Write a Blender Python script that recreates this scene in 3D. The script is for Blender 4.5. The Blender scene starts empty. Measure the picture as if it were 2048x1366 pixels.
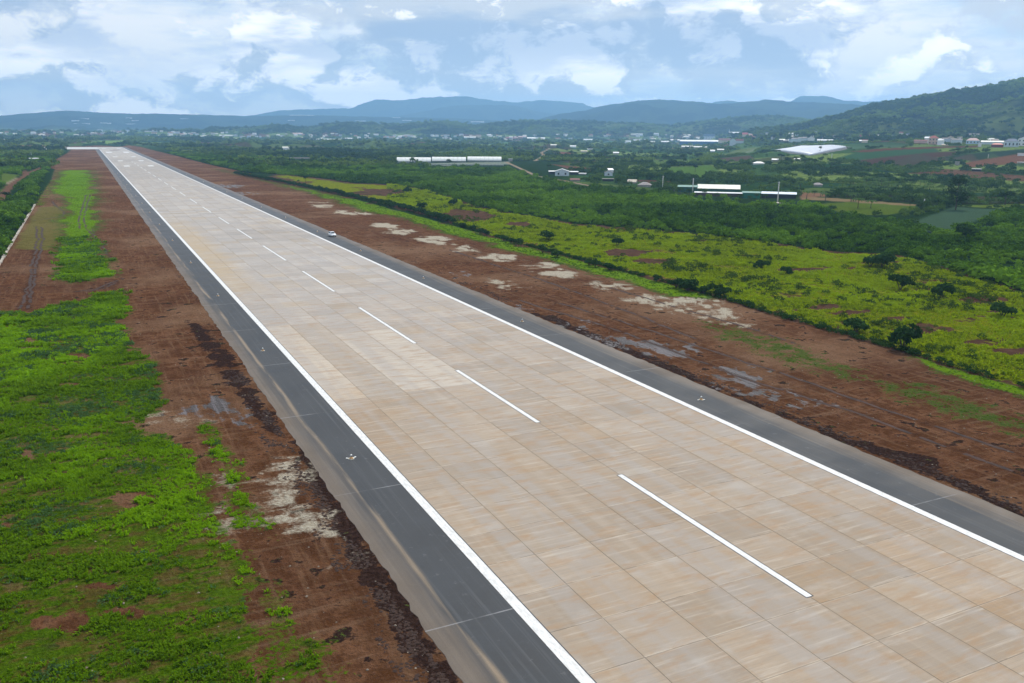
import bpy, math, random
import numpy as np
from mathutils import Vector, Matrix, Quaternion

random.seed(7)
rng = np.random.default_rng(11)
S = bpy.context.scene
C = S.collection

# ------------------------------------------------------------------ camera
F_PX = 1708.6
PITCH, ROLL, YAW = 0.240469, 0.0085109, 0.4578778
CAM = np.array([-49.443, 0.0, 36.434])
_cy, _sy, _cp, _sp = math.cos(YAW), math.sin(YAW), math.cos(PITCH), math.sin(PITCH)
FW = np.array([_sy * _cp, _cy * _cp, -_sp])
_R0 = np.array([_cy, -_sy, 0.0])
_U0 = np.cross(_R0, FW)
RT = math.cos(ROLL) * _R0 + math.sin(ROLL) * _U0
UP = -math.sin(ROLL) * _R0 + math.cos(ROLL) * _U0
cam_data = bpy.data.cameras.new('camera')
cam = bpy.data.objects.new('camera', cam_data)
C.objects.link(cam)
cam_data.sensor_width = 36.0
cam_data.lens = 36.0 * F_PX / 2048.0
cam_data.clip_start = 0.5
cam_data.clip_end = 60000.0
M = Matrix(((RT[0], UP[0], -FW[0], CAM[0]), (RT[1], UP[1], -FW[1], CAM[1]), (RT[2], UP[2], -FW[2], CAM[2]), (0, 0, 0, 1)))
cam.matrix_world = M
S.camera = cam

# ------------------------------------------------------------------ light
SUN_AZ, SUN_EL = math.radians(50.0), math.radians(52.0)
SKY_STRENGTH = 0.1
SUN_STRENGTH = 5.0
S.view_settings.view_transform = 'Standard'
S.view_settings.look = 'None'
S.view_settings.exposure = -0.25
S.cycles.volume_bounces = 2
S.view_settings.gamma = 1.0
S.view_settings.use_curve_mapping = False
sun_data = bpy.data.lights.new('sun', 'SUN')
sun_data.energy = SUN_STRENGTH
sun_data.angle = math.radians(0.6)
sun_data.color = (1.0, 0.94, 0.85)
sun = bpy.data.objects.new('sun', sun_data)
C.objects.link(sun)
sdir = Vector((math.sin(SUN_AZ) * math.cos(SUN_EL), math.cos(SUN_AZ) * math.cos(SUN_EL), math.sin(SUN_EL)))
sun.rotation_mode = 'QUATERNION'
sun.rotation_quaternion = sdir.to_track_quat('Z', 'Y')
sun.location = (0, 0, 300)


class NT:
    """small node builder"""
    def __init__(self, tree):
        self.t = tree
        self.n = tree.nodes
        self.l = tree.links

    def new(self, typ, props=None, **inputs):
        nd = self.n.new(typ)
        for k, v in (props or {}).items():
            setattr(nd, k, v)
        for k, v in inputs.items():
            self.put(nd, k.replace('_', ' '), v)
        return nd

    def put(self, nd, key, v):
        s = nd.inputs[key]
        if isinstance(v, bpy.types.NodeSocket):
            self.l.new(v, s)
        else:
            s.default_value = v

    def math(self, op, a, b=0.0, c=None, clamp=False):
        nd = self.n.new('ShaderNodeMath')
        nd.operation = op
        nd.use_clamp = clamp
        self.put(nd, 0, a)
        self.put(nd, 1, b)
        if c is not None:
            self.put(nd, 2, c)
        return nd.outputs[0]

    def vmath(self, op, a, b=(0, 0, 0)):
        nd = self.n.new('ShaderNodeVectorMath')
        nd.operation = op
        self.put(nd, 0, a)
        self.put(nd, 1, b)
        return nd.outputs[0]

    def noise(self, vec, scale, detail=3.0, rough=0.55, dist=0.0, out='Fac'):
        nd = self.n.new('ShaderNodeTexNoise')
        self.put(nd, 'Vector', vec)
        self.put(nd, 'Scale', scale)
        self.put(nd, 'Detail', detail)
        self.put(nd, 'Roughness', rough)
        self.put(nd, 'Distortion', dist)
        return nd.outputs[out]

    def step(self, v, lo, hi, a=0.0, b=1.0):
        nd = self.n.new('ShaderNodeMapRange')
        nd.interpolation_type = 'SMOOTHSTEP'
        self.put(nd, 'Value', v)
        nd.inputs['From Min'].default_value = lo
        nd.inputs['From Max'].default_value = hi
        nd.inputs['To Min'].default_value = a
        nd.inputs['To Max'].default_value = b
        return nd.outputs[0]

    def mix(self, fac, a, b, blend='MIX'):
        nd = self.n.new('ShaderNodeMix')
        nd.data_type = 'RGBA'
        nd.blend_type = blend
        nd.clamp_factor = True
        self.put(nd, 0, fac)
        self.put(nd, 6, a)
        self.put(nd, 7, b)
        return nd.outputs[2]

    def attr(self, name, typ='GEOMETRY', out='Color'):
        nd = self.n.new('ShaderNodeAttribute')
        nd.attribute_type = typ
        nd.attribute_name = name
        return nd.outputs[out]

    def sep(self, v):
        nd = self.n.new('ShaderNodeSeparateXYZ')
        self.put(nd, 0, v)
        return nd.outputs

    def comb(self, x, y, z):
        nd = self.n.new('ShaderNodeCombineXYZ')
        self.put(nd, 0, x)
        self.put(nd, 1, y)
        self.put(nd, 2, z)
        return nd.outputs[0]


def rgb(r, g, b):
    return (r, g, b, 1.0)


# ------------------------------------------------------------------ sky
world = bpy.data.worlds.new('World')
S.world = world
world.use_nodes = True
w = NT(world.node_tree)
w.n.clear()
sky = w.n.new('ShaderNodeTexSky')
sky.sky_type = 'NISHITA'
sky.sun_disc = False
sky.sun_elevation = SUN_EL
sky.sun_rotation = SUN_AZ
sky.altitude = 900
sky.air_density = 1.0
sky.dust_density = 1.0
sky.ozone_density = 2.0
tc = w.n.new('ShaderNodeTexCoord')
d = tc.outputs['Generated']
dx, dy, dz = w.sep(d)
dv = w.comb(dx, dy, w.math('MULTIPLY', dz, 1.7))
warp = w.noise(dv, 7.0, 4.0, 0.6, out='Color')
wv = w.n.new('ShaderNodeVectorMath')
wv.operation = 'SCALE'
w.l.new(w.vmath('SUBTRACT', warp, (0.5, 0.5, 0.5)), wv.inputs[0])
wv.inputs['Scale'].default_value = 0.09
dv2 = w.vmath('ADD', dv, wv.outputs[0])


def cloud_density(p):
    big = w.noise(p, 4.0, 3.0, 0.5)
    puff = w.noise(w.vmath('ADD', p, (4.7, 1.3, 2.2)), 11.0, 9.0, 0.62)
    return w.math('ADD', w.math('MULTIPLY', big, 0.58), w.math('MULTIPLY', puff, 0.42))


cover = cloud_density(dv2)
above = cloud_density(w.vmath('ADD', dv2, (0.012, 0.012, 0.038)))
relief = w.math('SUBTRACT', cover, above)             # > 0 where cloud thins upwards: a sunlit top
# seen from below, overhead, the gaps between the clouds open up
open_up = w.step(dz, 0.2, 0.7, 0.0, 0.11)
m_cum = w.step(w.math('SUBTRACT', cover, open_up), 0.415, 0.465)
thick = w.step(cover, 0.47, 0.60)
veil = w.noise(w.comb(dx, dy, w.math('MULTIPLY', dz, 6.0)), 3.2, 7.0, 0.6)
m_veil = w.math('MULTIPLY', w.step(veil, 0.34, 0.58, 0.3, 0.95), w.step(dz, 0.2, 0.7, 1.0, 0.12))
rot = w.n.new('ShaderNodeVectorRotate')
rot.rotation_type = 'Z_AXIS'
w.l.new(w.comb(dx, dy, w.math('MULTIPLY', dz, 4.5)), rot.inputs['Vector'])
rot.inputs['Angle'].default_value = math.radians(-21)
deck = w.noise(w.vmath('ADD', rot.outputs[0], (3.0, 0, 0)), 3.1, 6.0, 0.55)
m_deck = w.math('MULTIPLY', w.step(deck, 0.47, 0.60), w.step(dz, 0.02, 0.10))
horizon = w.step(dz, 0.0, 0.10, 0.9, 0.0)
lit = rgb(19.0, 18.0, 16.9)
grey = rgb(8.4, 8.9, 9.6)
deep = rgb(3.8, 5.4, 8.0)
cloud = w.mix(w.step(relief, -0.022, 0.034), grey, lit)
cloud = w.mix(w.math('MULTIPLY', m_deck, 0.75), cloud, deep)
blue = w.mix(1.0, sky.outputs[0], rgb(0.62, 0.86, 1.1), 'MULTIPLY')
blue = w.mix(0.7, blue, rgb(6.6, 8.8, 11.2))
base = w.mix(w.math('MAXIMUM', m_veil, horizon), blue, rgb(13.4, 13.1, 12.7))
skycol = w.mix(w.math('MULTIPLY', m_cum, w.step(cover, 0.42, 0.50, 0.6, 0.97)), base, cloud)
bg = w.n.new('ShaderNodeBackground')
w.put(bg, 'Color', skycol)
bg.inputs['Strength'].default_value = SKY_STRENGTH
wo = w.n.new('ShaderNodeOutputWorld')
w.l.new(bg.outputs[0], wo.inputs['Surface'])


# ------------------------------------------------------------------ helpers
def ray(px, py):
    v = FW * F_PX + RT * (px - 1024.0) - UP * (py - 683.0)
    return v / np.linalg.norm(v)


def G(px, py, z=0.0):
    v = ray(px, py)
    t = (z - CAM[2]) / v[2]
    return CAM + v * t


def az_dist(x, y):
    dx_, dy_ = x - CAM[0], y - CAM[1]
    return np.degrees(np.arctan2(dx_, dy_)), np.hypot(dx_, dy_)


def sstep(a, b, v):
    t = np.clip((v - a) / (b - a), 0, 1)
    return t * t * (3 - 2 * t)


_perm = rng.random((256, 256))


def vnoise(x, y):
    xi, yi = np.floor(x).astype(int), np.floor(y).astype(int)
    fx, fy = x - xi, y - yi
    fx = fx * fx * (3 - 2 * fx)
    fy = fy * fy * (3 - 2 * fy)
    a = _perm[xi % 256, yi % 256]
    b = _perm[(xi + 1) % 256, yi % 256]
    c_ = _perm[xi % 256, (yi + 1) % 256]
    d_ = _perm[(xi + 1) % 256, (yi + 1) % 256]
    return a * (1 - fx) * (1 - fy) + b * fx * (1 - fy) + c_ * (1 - fx) * fy + d_ * fx * fy


def fbm(x, y, n=5):
    s, a, t = 0, 0.5, 0
    for i in range(n):
        s = s + a * vnoise(x * 2 ** i + 17.3 * i, y * 2 ** i + 9.1 * i)
        t += a
        a *= 0.5
    return s / t


# ridges: distance of crest, start of the slope, end behind, skyline traced in the photo
RIDGES = [
    (4400, 3700, 5200, [(-1200, 262), (350, 268), (405, 263), (425, 256), (460, 257), (500, 256), (560, 251), (620, 259), (650, 252), (690, 247), (735, 247), (800, 250), (850, 245), (900, 245), (950, 254), (1000, 247), (1100, 243), (1200, 246), (1300, 250), (1340, 254), (1380, 249), (1450, 240), (1500, 235), (1560, 233), (1640, 245), (1750, 262), (2600, 262)], 14),
    (3000, 1650, 4200, [(-1200, 330), (1400, 300), (1500, 268), (1560, 256), (1620, 246), (1680, 236), (1720, 220), (1755, 212), (1790, 206), (1850, 196), (1900, 187), (1950, 180), (2000, 172), (2048, 160), (2200, 140), (2500, 150), (3200, 200)], 20),
    (7000, 5400, 8200, [(-1200, 275), (900, 262), (1060, 243), (1120, 228), (1170, 221), (1200, 213), (1250, 205), (1300, 199), (1340, 200), (1400, 204), (1440, 208), (1500, 203), (1530, 199), (1600, 204), (1700, 208), (1760, 214), (1850, 216), (2300, 200), (3200, 230)], 42),
    (8000, 6400, 8800, [(-1200, 228), (-300, 236), (0, 231), (90, 224), (130, 221), (180, 224), (250, 227), (400, 229), (500, 232), (620, 230), (760, 234), (900, 236), (1000, 241), (1100, 246), (1300, 262), (3200, 262)], 24),
    (9600, 8600, 10600, [(-1200, 255), (700, 250), (760, 238), (840, 224), (900, 212), (960, 209), (1030, 211), (1080, 224), (1140, 233), (1250, 238), (1380, 222), (1430, 204), (1460, 200), (1490, 207), (1560, 215), (1600, 192), (1650, 192), (1690, 201), (1730, 203), (1770, 201), (1850, 212), (3200, 240)], 40),
    (10900, 9800, 12000, [(-1200, 250), (420, 240), (500, 231), (560, 220), (640, 218), (700, 216), (750, 199), (800, 200), (860, 194), (930, 192), (980, 200), (1030, 205), (1080, 200), (1150, 204), (1220, 222), (1300, 235), (3200, 245)], 60),
]
_rt = []
for D, s0, e0, line, amp in RIDGES:
    A, Z = [], []
    for px, py in line:
        v = ray(px, py)
        A.append(math.degrees(math.atan2(v[0], v[1])))
        Z.append(CAM[2] + v[2] * D / math.hypot(v[0], v[1]))
    _rt.append((D, s0, e0, np.array(A), np.array(Z), amp))


def height(x, y):
    x = np.asarray(x, float)
    y = np.asarray(y, float)
    az, dd = az_dist(x, y)
    z = np.full(x.shape, -0.06)
    # gentle rise of the land towards the village on the right
    z = z + 27.0 * sstep(620, 1450, dd) * sstep(36.5, 50.0, az) * (1 - sstep(100, 140, az))
    z = z + sstep(330, 900, dd) * 5.0 * (fbm(x / 260.0, y / 260.0, 3) - 0.5) * sstep(31, 42, az)
    far = sstep(1900, 3200, dd)
    z = z + far * 9.0 * (fbm(x / 700.0 + 5, y / 700.0, 3) - 0.5)
    for D, s0, e0, A, Z, amp in _rt:
        crest = np.interp(az, A, Z)
        up = sstep(s0, D, dd)
        up = 0.75 * up + 0.25 * np.clip((dd - s0) / (D - s0), 0, 1)
        prof = np.where(dd < D, up, 1 - 0.75 * sstep(D, e0, dd))
        side = (fbm(x / (D * 0.045), y / (D * 0.045), 5) - 0.5)
        rel = 4 * amp * side * np.clip(prof * (1 - prof) * 4, 0, 1) * 1.1
        fine = (fbm(x / (D * 0.006), y / (D * 0.006), 4) - 0.5) * amp * 0.45
        zz = np.where(prof > 0.001, crest * prof + rel + fine * np.clip(prof * 3, 0, 1), -50)
        z = np.maximum(z, zz)
    return z


def H(x, y):
    return float(height(np.array([x]), np.array([y]))[0])


def hit(px, py):
    """ground point seen at a photo position"""
    v = ray(px, py)
    ts = np.exp(np.linspace(math.log(40), math.log(12040), 260))
    P = CAM[None, :] + v[None, :] * ts[:, None]
    h = height(P[:, 0], P[:, 1])
    below = np.nonzero(P[:, 2] < h)[0]
    if len(below) == 0:
        i = len(ts) - 1
        return np.array([P[i, 0], P[i, 1], h[i]])
    i = below[0]
    a, b = ts[max(i - 1, 0)], ts[i]
    for _ in range(2):
        m_ = np.linspace(a, b, 34)
        Q = CAM[None, :] + v[None, :] * m_[:, None]
        lo = np.nonzero(Q[:, 2] < height(Q[:, 0], Q[:, 1]))[0]
        k_ = max(int(lo[0]) if len(lo) else 33, 1)
        a, b = m_[k_ - 1], m_[k_]
    q = CAM + v * b
    return np.array([q[0], q[1], H(q[0], q[1])])


def scale_at(P):
    return float(np.dot(np.asarray(P) - CAM, FW)) / F_PX     # metres per photo pixel


def poly(pts):
    return np.array([(G(*p)[:2] if p[1] > 335 else hit(*p)[:2]) for p in pts])


def inside(P, x, y):
    r = np.zeros(x.shape, bool)
    n = len(P)
    for i in range(n):
        x1, y1 = P[i]
        x2, y2 = P[(i + 1) % n]
        if y1 == y2:
            continue
        c = ((y1 > y) != (y2 > y)) & (x < (x2 - x1) * (y - y1) / (y2 - y1) + x1)
        r ^= c
    return r


def sdist(P, x, y):
    best = np.full(x.shape, 1e9)
    n = len(P)
    for i in range(n):
        x1, y1 = P[i]
        x2, y2 = P[(i + 1) % n]
        ex, ey = x2 - x1, y2 - y1
        L = ex * ex + ey * ey + 1e-9
        t = np.clip(((x - x1) * ex + (y - y1) * ey) / L, 0, 1)
        dd = np.hypot(x - x1 - t * ex, y - y1 - t * ey)
        best = np.minimum(best, dd)
    return np.where(inside(P, x, y), best, -best)


def pmask(P, x, y, soft):
    """0..1, 0.5 at the outline"""
    res = np.zeros(x.shape)
    mx = float(np.max(soft)) if np.ndim(soft) else soft
    b0, b1 = P.min(0) - 2 * mx - 2, P.max(0) + 2 * mx + 2
    sel = (x > b0[0]) & (x < b1[0]) & (y > b0[1]) & (y < b1[1])
    if sel.any():
        s_ = soft[sel] if np.ndim(soft) else soft
        res[sel] = np.clip(0.5 + sdist(P, x[sel], y[sel]) / (2 * s_), 0, 1)
    return res


def lmask(pts, width, x, y, soft):
    """mask of a band along a polyline of world points"""
    best = np.full(x.shape, 1e9)
    for (x1, y1), (x2, y2) in zip(pts[:-1], pts[1:]):
        ex, ey = x2 - x1, y2 - y1
        t = np.clip(((x - x1) * ex + (y - y1) * ey) / (ex * ex + ey * ey + 1e-9), 0, 1)
        best = np.minimum(best, np.hypot(x - x1 - t * ex, y - y1 - t * ey))
    return np.clip(0.5 + (width / 2 - best) / (2 * soft), 0, 1)


# ------------------------------------------------------------------ object helpers
def tag(o, label=None, cat=None, group=None, kind=None):
    if label:
        o['label'] = label
    if cat:
        o['category'] = cat
    if group:
        o['group'] = group
    if kind:
        o['kind'] = kind
    return o


def link(o, parent=None):
    C.objects.link(o)
    if parent is not None:
        o.parent = parent
    return o


class MB:
    """collects faces, builds one mesh"""
    def __init__(self):
        self.v, self.f, self.m = [], [], []

    def quad(self, a, b, c, d_, m=0):
        n = len(self.v)
        self.v += [tuple(a), tuple(b), tuple(c), tuple(d_)]
        self.f.append((n, n + 1, n + 2, n + 3))
        self.m.append(m)

    def tri(self, a, b, c, m=0):
        n = len(self.v)
        self.v += [tuple(a), tuple(b), tuple(c)]
        self.f.append((n, n + 1, n + 2))
        self.m.append(m)

    def box(self, x0, x1, y0, y1, z0, z1, m=0):
        n = len(self.v)
        self.v += [(x0, y0, z0), (x1, y0, z0), (x1, y1, z0), (x0, y1, z0), (x0, y0, z1), (x1, y0, z1), (x1, y1, z1), (x0, y1, z1)]
        for f in ((0, 3, 2, 1), (4, 5, 6, 7), (0, 1, 5, 4), (1, 2, 6, 5), (2, 3, 7, 6), (3, 0, 4, 7)):
            self.f.append(tuple(n + i for i in f))
            self.m.append(m)
        return self

    def loft(self, rings, m=0, cap=True):
        n = len(self.v)
        k = len(rings[0])
        for r in rings:
            self.v += [tuple(p) for p in r]
        for i in range(len(rings) - 1):
            for j in range(k):
                a = n + i * k + j
                b = n + i * k + (j + 1) % k
                self.f.append((a, b, b + k, a + k))
                self.m.append(m)
        if cap:
            self.f.append(tuple(n + j for j in reversed(range(k))))
            self.m.append(m)
            self.f.append(tuple(n + (len(rings) - 1) * k + j for j in range(k)))
            self.m.append(m)
        return self

    def tube(self, pts, radii, seg=8, m=0):
        rings = []
        for i, p in enumerate(pts):
            p = Vector(p)
            q = Vector(pts[min(i + 1, len(pts) - 1)]) - Vector(pts[max(i - 1, 0)])
            q.normalize()
            a = q.orthogonal().normalized()
            if abs(q.z) > 0.9:
                a = Vector((1, 0, 0))
                a = (a - q * a.dot(q)).normalized()
            b = q.cross(a)
            rings.append([p + (a * math.cos(t) + b * math.sin(t)) * radii[i] for t in [2 * math.pi * j / seg for j in range(seg)]])
        return self.loft(rings, m)

    def mesh(self, name, mats, smooth=False):
        me = bpy.data.meshes.new(name)
        me.from_pydata(self.v, [], self.f)
        for mt in (mats if isinstance(mats, (list, tuple)) else [mats]):
            me.materials.append(mt)
        me.polygons.foreach_set('material_index', self.m)
        if smooth:
            me.polygons.foreach_set('use_smooth', [True] * len(self.f))
        me.update()
        return me

    def build(self, name, mats, parent=None, smooth=False):
        return link(bpy.data.objects.new(name, self.mesh(name, mats, smooth)), parent)


def empty(name, loc, rz=0.0):
    o = bpy.data.objects.new(name, None)
    o.empty_display_size = 0.5
    o.location = loc
    o.rotation_euler = (0, 0, rz)
    return link(o)


def copy_tree(o, parent=None):
    c = o.copy()
    C.objects.link(c)
    if parent is not None:
        c.parent = parent
    for ch in list(o.children):
        copy_tree(ch, c)
    return c


MATS = {}


def mat(name, col, rough=0.8, var=0.25, scale=1.2, metal=0.0, dirt=None, bump=0.0):
    """plain surface with uneven colour and a little wear"""
    if name in MATS:
        return MATS[name]
    m_ = bpy.data.materials.new(name)
    m_.use_nodes = True
    t = NT(m_.node_tree)
    b = t.n['Principled BSDF']
    tcn = t.n.new('ShaderNodeTexCoord')
    ob = tcn.outputs['Object']
    n1 = t.noise(ob, scale, 5.0, 0.6)
    c = t.mix(t.step(n1, 0.3, 0.7), rgb(*[v * (1 - var) for v in col]), rgb(*[min(1, v * (1 + var * 0.6)) for v in col]))
    if dirt:
        n2 = t.noise(t.vmath('MULTIPLY', ob, (3.0, 3.0, 0.6)), scale * 1.7, 4.0, 0.6)
        c = t.mix(t.step(n2, 0.5, 0.75, 0.0, 0.7), c, rgb(*dirt))
    t.put(b, 'Base Color', c)
    b.inputs['Roughness'].default_value = rough
    b.inputs['Metallic'].default_value = metal
    b.inputs['Specular IOR Level'].default_value = 0.3
    if bump:
        bn = t.n.new('ShaderNodeBump')
        t.put(bn, 'Height', n1)
        bn.inputs['Strength'].default_value = bump
        t.put(b, 'Normal', bn.outputs[0])
    MATS[name] = m_
    return m_


def leaf_mat(name, c1, c2, c3=None, trans=0.35, patch=0.02):
    """foliage: colour varies from leaf to leaf, plant to plant, patch to patch"""
    m_ = bpy.data.materials.new(name)
    m_.use_nodes = True
    t = NT(m_.node_tree)
    t.n.remove(t.n['Principled BSDF'])
    geo = t.n.new('ShaderNodeNewGeometry')
    oi = t.n.new('ShaderNodeObjectInfo')
    fac = t.math('ADD', t.math('MULTIPLY', geo.outputs['Random Per Island'], 0.55), t.math('MULTIPLY', oi.outputs['Random'], 0.45))
    c = t.mix(fac, rgb(*c1), rgb(*c2))
    if c3:
        pn = t.noise(geo.outputs['Position'], patch, 4.0, 0.6)
        c = t.mix(t.step(pn, 0.42, 0.62), c, rgb(*c3))
    di = t.n.new('ShaderNodeBsdfDiffuse')
    tr = t.n.new('ShaderNodeBsdfTranslucent')
    t.put(di, 'Color', c)
    t.put(tr, 'Color', t.mix(1.0, c, rgb(1.15, 1.25, 0.7), 'MULTIPLY'))
    ms = t.n.new('ShaderNodeMixShader')
    ms.inputs[0].default_value = trans
    t.l.new(di.outputs[0], ms.inputs[1])
    t.l.new(tr.outputs[0], ms.inputs[2])
    t.l.new(ms.outputs[0], t.n['Material Output'].inputs['Surface'])
    MATS[name] = m_
    return m_


# ------------------------------------------------------------------ land: painted areas (photo outlines brought to the ground)
P_LAWN = poly([(-260, 625), (0, 622), (60, 628), (110, 608), (160, 602), (200, 588), (245, 580), (252, 600), (240, 640), (258, 665), (275, 700), (290, 720), (305, 770), (318, 810), (290, 835), (250, 838), (340, 862), (375, 905), (395, 950), (425, 1000), (440, 1045), (448, 1090), (470, 1130), (500, 1180), (500, 1240), (520, 1290), (500, 1366), (480, 1600), (-260, 1600)])
P_LAWN2 = poly([(120, 340), (185, 340), (197, 395), (190, 420), (197, 455), (185, 470), (205, 500), (222, 535), (235, 552), (150, 566), (105, 558), (112, 530), (120, 500), (115, 460), (125, 430), (130, 400), (105, 390), (100, 370)])
P_OLIVE = poly([(76, 414), (130, 412), (122, 470), (100, 500), (28, 497), (50, 455)])
P_SHARD = poly([(74, 372), (88, 372), (84, 410), (72, 410)])
BARE = [poly([(x - a, y), (x - a * .5, y - b), (x + a * .6, y - b * .8), (x + a, y), (x + a * .4, y + b), (x - a * .5, y + b * .8)]) for x, y, a, b in
        [(150, 716, 26, 8), (250, 1005, 34, 20), (130, 1245, 75, 22), (260, 1235, 60, 16), (60, 680, 22, 6), (130, 770, 30, 6), (60, 900, 16, 14), (190, 1180, 50, 9), (370, 1260, 26, 8), (20, 1045, 20, 12)]]
P_WEED1 = poly([(520, 1175), (560, 1165), (640, 1260), (660, 1340), (600, 1366), (530, 1366), (500, 1290)])
P_WEED2 = poly([(395, 835), (440, 850), (480, 930), (520, 1000), (560, 1060), (540, 1090), (470, 1060), (430, 960)])
# right of the runway
P_VERGE = poly([(430, 338), (470, 346), (560, 370), (640, 392), (720, 420), (800, 436), (850, 452), (900, 470), (960, 482), (1010, 500), (1120, 526), (1180, 546), (1260, 566), (1330, 590), (1420, 600), (1430, 592), (1350, 568), (1220, 537), (1100, 506), (960, 466), (850, 432), (700, 396), (600, 374), (500, 354)])
P_VERGE2 = poly([(1390, 638), (1500, 655), (1610, 690), (1740, 745), (1720, 765), (1560, 725), (1420, 672)])
P_VERGE3 = poly([(1750, 762), (1850, 764), (2048, 835), (2300, 920), (2300, 960), (2048, 872), (1900, 835), (1780, 795)])
P_VERGE4 = poly([(1790, 698), (1900, 722), (2048, 772), (2300, 860), (2300, 890), (2048, 800), (1880, 745)])
P_MEADOW = poly([(560, 354), (640, 374), (800, 412), (900, 440), (1050, 488), (1200, 527), (1430, 588), (1600, 640), (1800, 695), (2048, 770), (2300, 850), (2400, 650), (2048, 588), (1950, 562), (1850, 528), (1780, 512), (1700, 507), (1600, 500), (1500, 482), (1350, 466), (1150, 450), (1000, 426), (950, 416), (850, 382), (780, 371), (700, 368), (640, 359), (570, 350)])
MBARE = [poly([(x - a, y), (x - a * .4, y - b), (x + a * .6, y - b * .8), (x + a, y), (x + a * .3, y + b), (x - a * .6, y + b * .7)]) for x, y, a, b in
         [(930, 432, 70, 13), (760, 385, 60, 8), (1250, 506, 60, 8), (1300, 522, 50, 7), (1860, 662, 60, 12), (1640, 612, 40, 6), (1790, 640, 40, 8), (1960, 600, 70, 10), (1600, 541, 60, 5), (1030, 450, 40, 6), (2020, 700, 50, 8), (1700, 625, 60, 6)]]
SAND = [poly([(x - a, y), (x - a * .5, y - b), (x + a * .5, y - b * .7), (x + a, y), (x + a * .4, y + b), (x - a * .5, y + b * .7)]) for x, y, a, b in
        [(640, 410, 28, 6), (690, 424, 25, 5), (735, 428, 26, 4), (770, 450, 32, 6), (800, 463, 34, 8), (870, 480, 36, 9), (935, 497, 34, 8), (1005, 515, 38, 8), (1095, 530, 40, 8), (1115, 548, 36, 9), (1215, 572, 44, 10), (1282, 597, 32, 8), (1360, 610, 50, 20), (1440, 632, 40, 16), (1025, 575, 22, 7), (1000, 562, 16, 4), (1410, 600, 40, 8), (1465, 640, 30, 8),
         (335, 830, 50, 7), (365, 838, 30, 5), (560, 945, 60, 16), (440, 940, 22, 14), (590, 1010, 52, 26), (620, 1050, 50, 22), (660, 1085, 38, 14), (520, 1050, 60, 8), (425, 990, 14, 30), (480, 940, 50, 6), (560, 980, 40, 10), (450, 1040, 12, 30)]]
WET = [poly([(x - a, y), (x - a * .5, y - b), (x + a * .5, y - b * .7), (x + a, y), (x + a * .4, y + b), (x - a * .5, y + b * .7)]) for x, y, a, b in
       [(455, 372, 40, 4), (490, 387, 40, 3), (915, 552, 26, 8), (905, 565, 16, 5), (1040, 615, 14, 4), (1145, 650, 40, 12), (1250, 690, 60, 22), (1330, 700, 60, 18), (1210, 678, 40, 8), (1480, 750, 60, 20), (1510, 780, 40, 16), (1640, 800, 40, 10), (430, 815, 50, 16), (480, 830, 20, 10)]]
MUD = [poly([(1060, 625), (1110, 632), (1200, 672), (1330, 725), (1500, 800), (1660, 862), (1800, 905), (1900, 950), (2048, 1020), (2048, 1036), (1860, 950), (1660, 872), (1500, 808), (1300, 728), (1160, 670)]),
       poly([(590, 880), (610, 860), (640, 930), (760, 1110), (830, 1220), (935, 1366), (960, 1420), (880, 1420), (850, 1366), (790, 1270), (700, 1110), (640, 1000)]),
       poly([(370, 640), (400, 650), (450, 700), (505, 780), (560, 850), (545, 870), (480, 790), (420, 720)]),
       poly([(1780, 905), (1850, 905), (1900, 950), (1830, 940)])]
TRACKS = [[(72, 453), (75, 480), (66, 520), (60, 560), (40, 618)], [(83, 453), (86, 480), (75, 520), (66, 565), (56, 618)],
          [(55, 442), (90, 438), (126, 432), (128, 424), (112, 412), (104, 402)], [(172, 390), (166, 410), (157, 440), (160, 456), (180, 463), (205, 490), (225, 520)], [(180, 390), (174, 410), (167, 440), (172, 455), (190, 464)],
          [(150, 583), (190, 578), (230, 562), (250, 555)], [(170, 583), (205, 577), (238, 563)], [(1040, 600), (1250, 665), (1500, 760), (1700, 820), (2048, 950)], [(1100, 600), (1300, 660), (1560, 745), (1800, 830), (2048, 910)],
          [(1220, 575), (1380, 622), (1480, 650), (1600, 690)], [(900, 500), (1100, 565), (1250, 620), (1400, 680)]]
SCRUB_PX = [(440, 340), (560, 350), (640, 357), (700, 366), (780, 369), (850, 380), (950, 413), (1000, 424), (1150, 447), (1350, 464), (1500, 480), (1600, 498), (1700, 504), (1780, 510), (1850, 525), (1950, 558), (2048, 584), (2400, 650), (2500, 460), (2200, 420), (2048, 423), (1960, 441), (1885, 472), (1830, 457), (1800, 452), (1700, 434), (1650, 420), (1610, 406), (1480, 398), (1400, 392), (1300, 386), (1200, 376), (1120, 364), (1060, 352), (1020, 340), (850, 335), (700, 328), (560, 318), (400, 306), (330, 306)]
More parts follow.
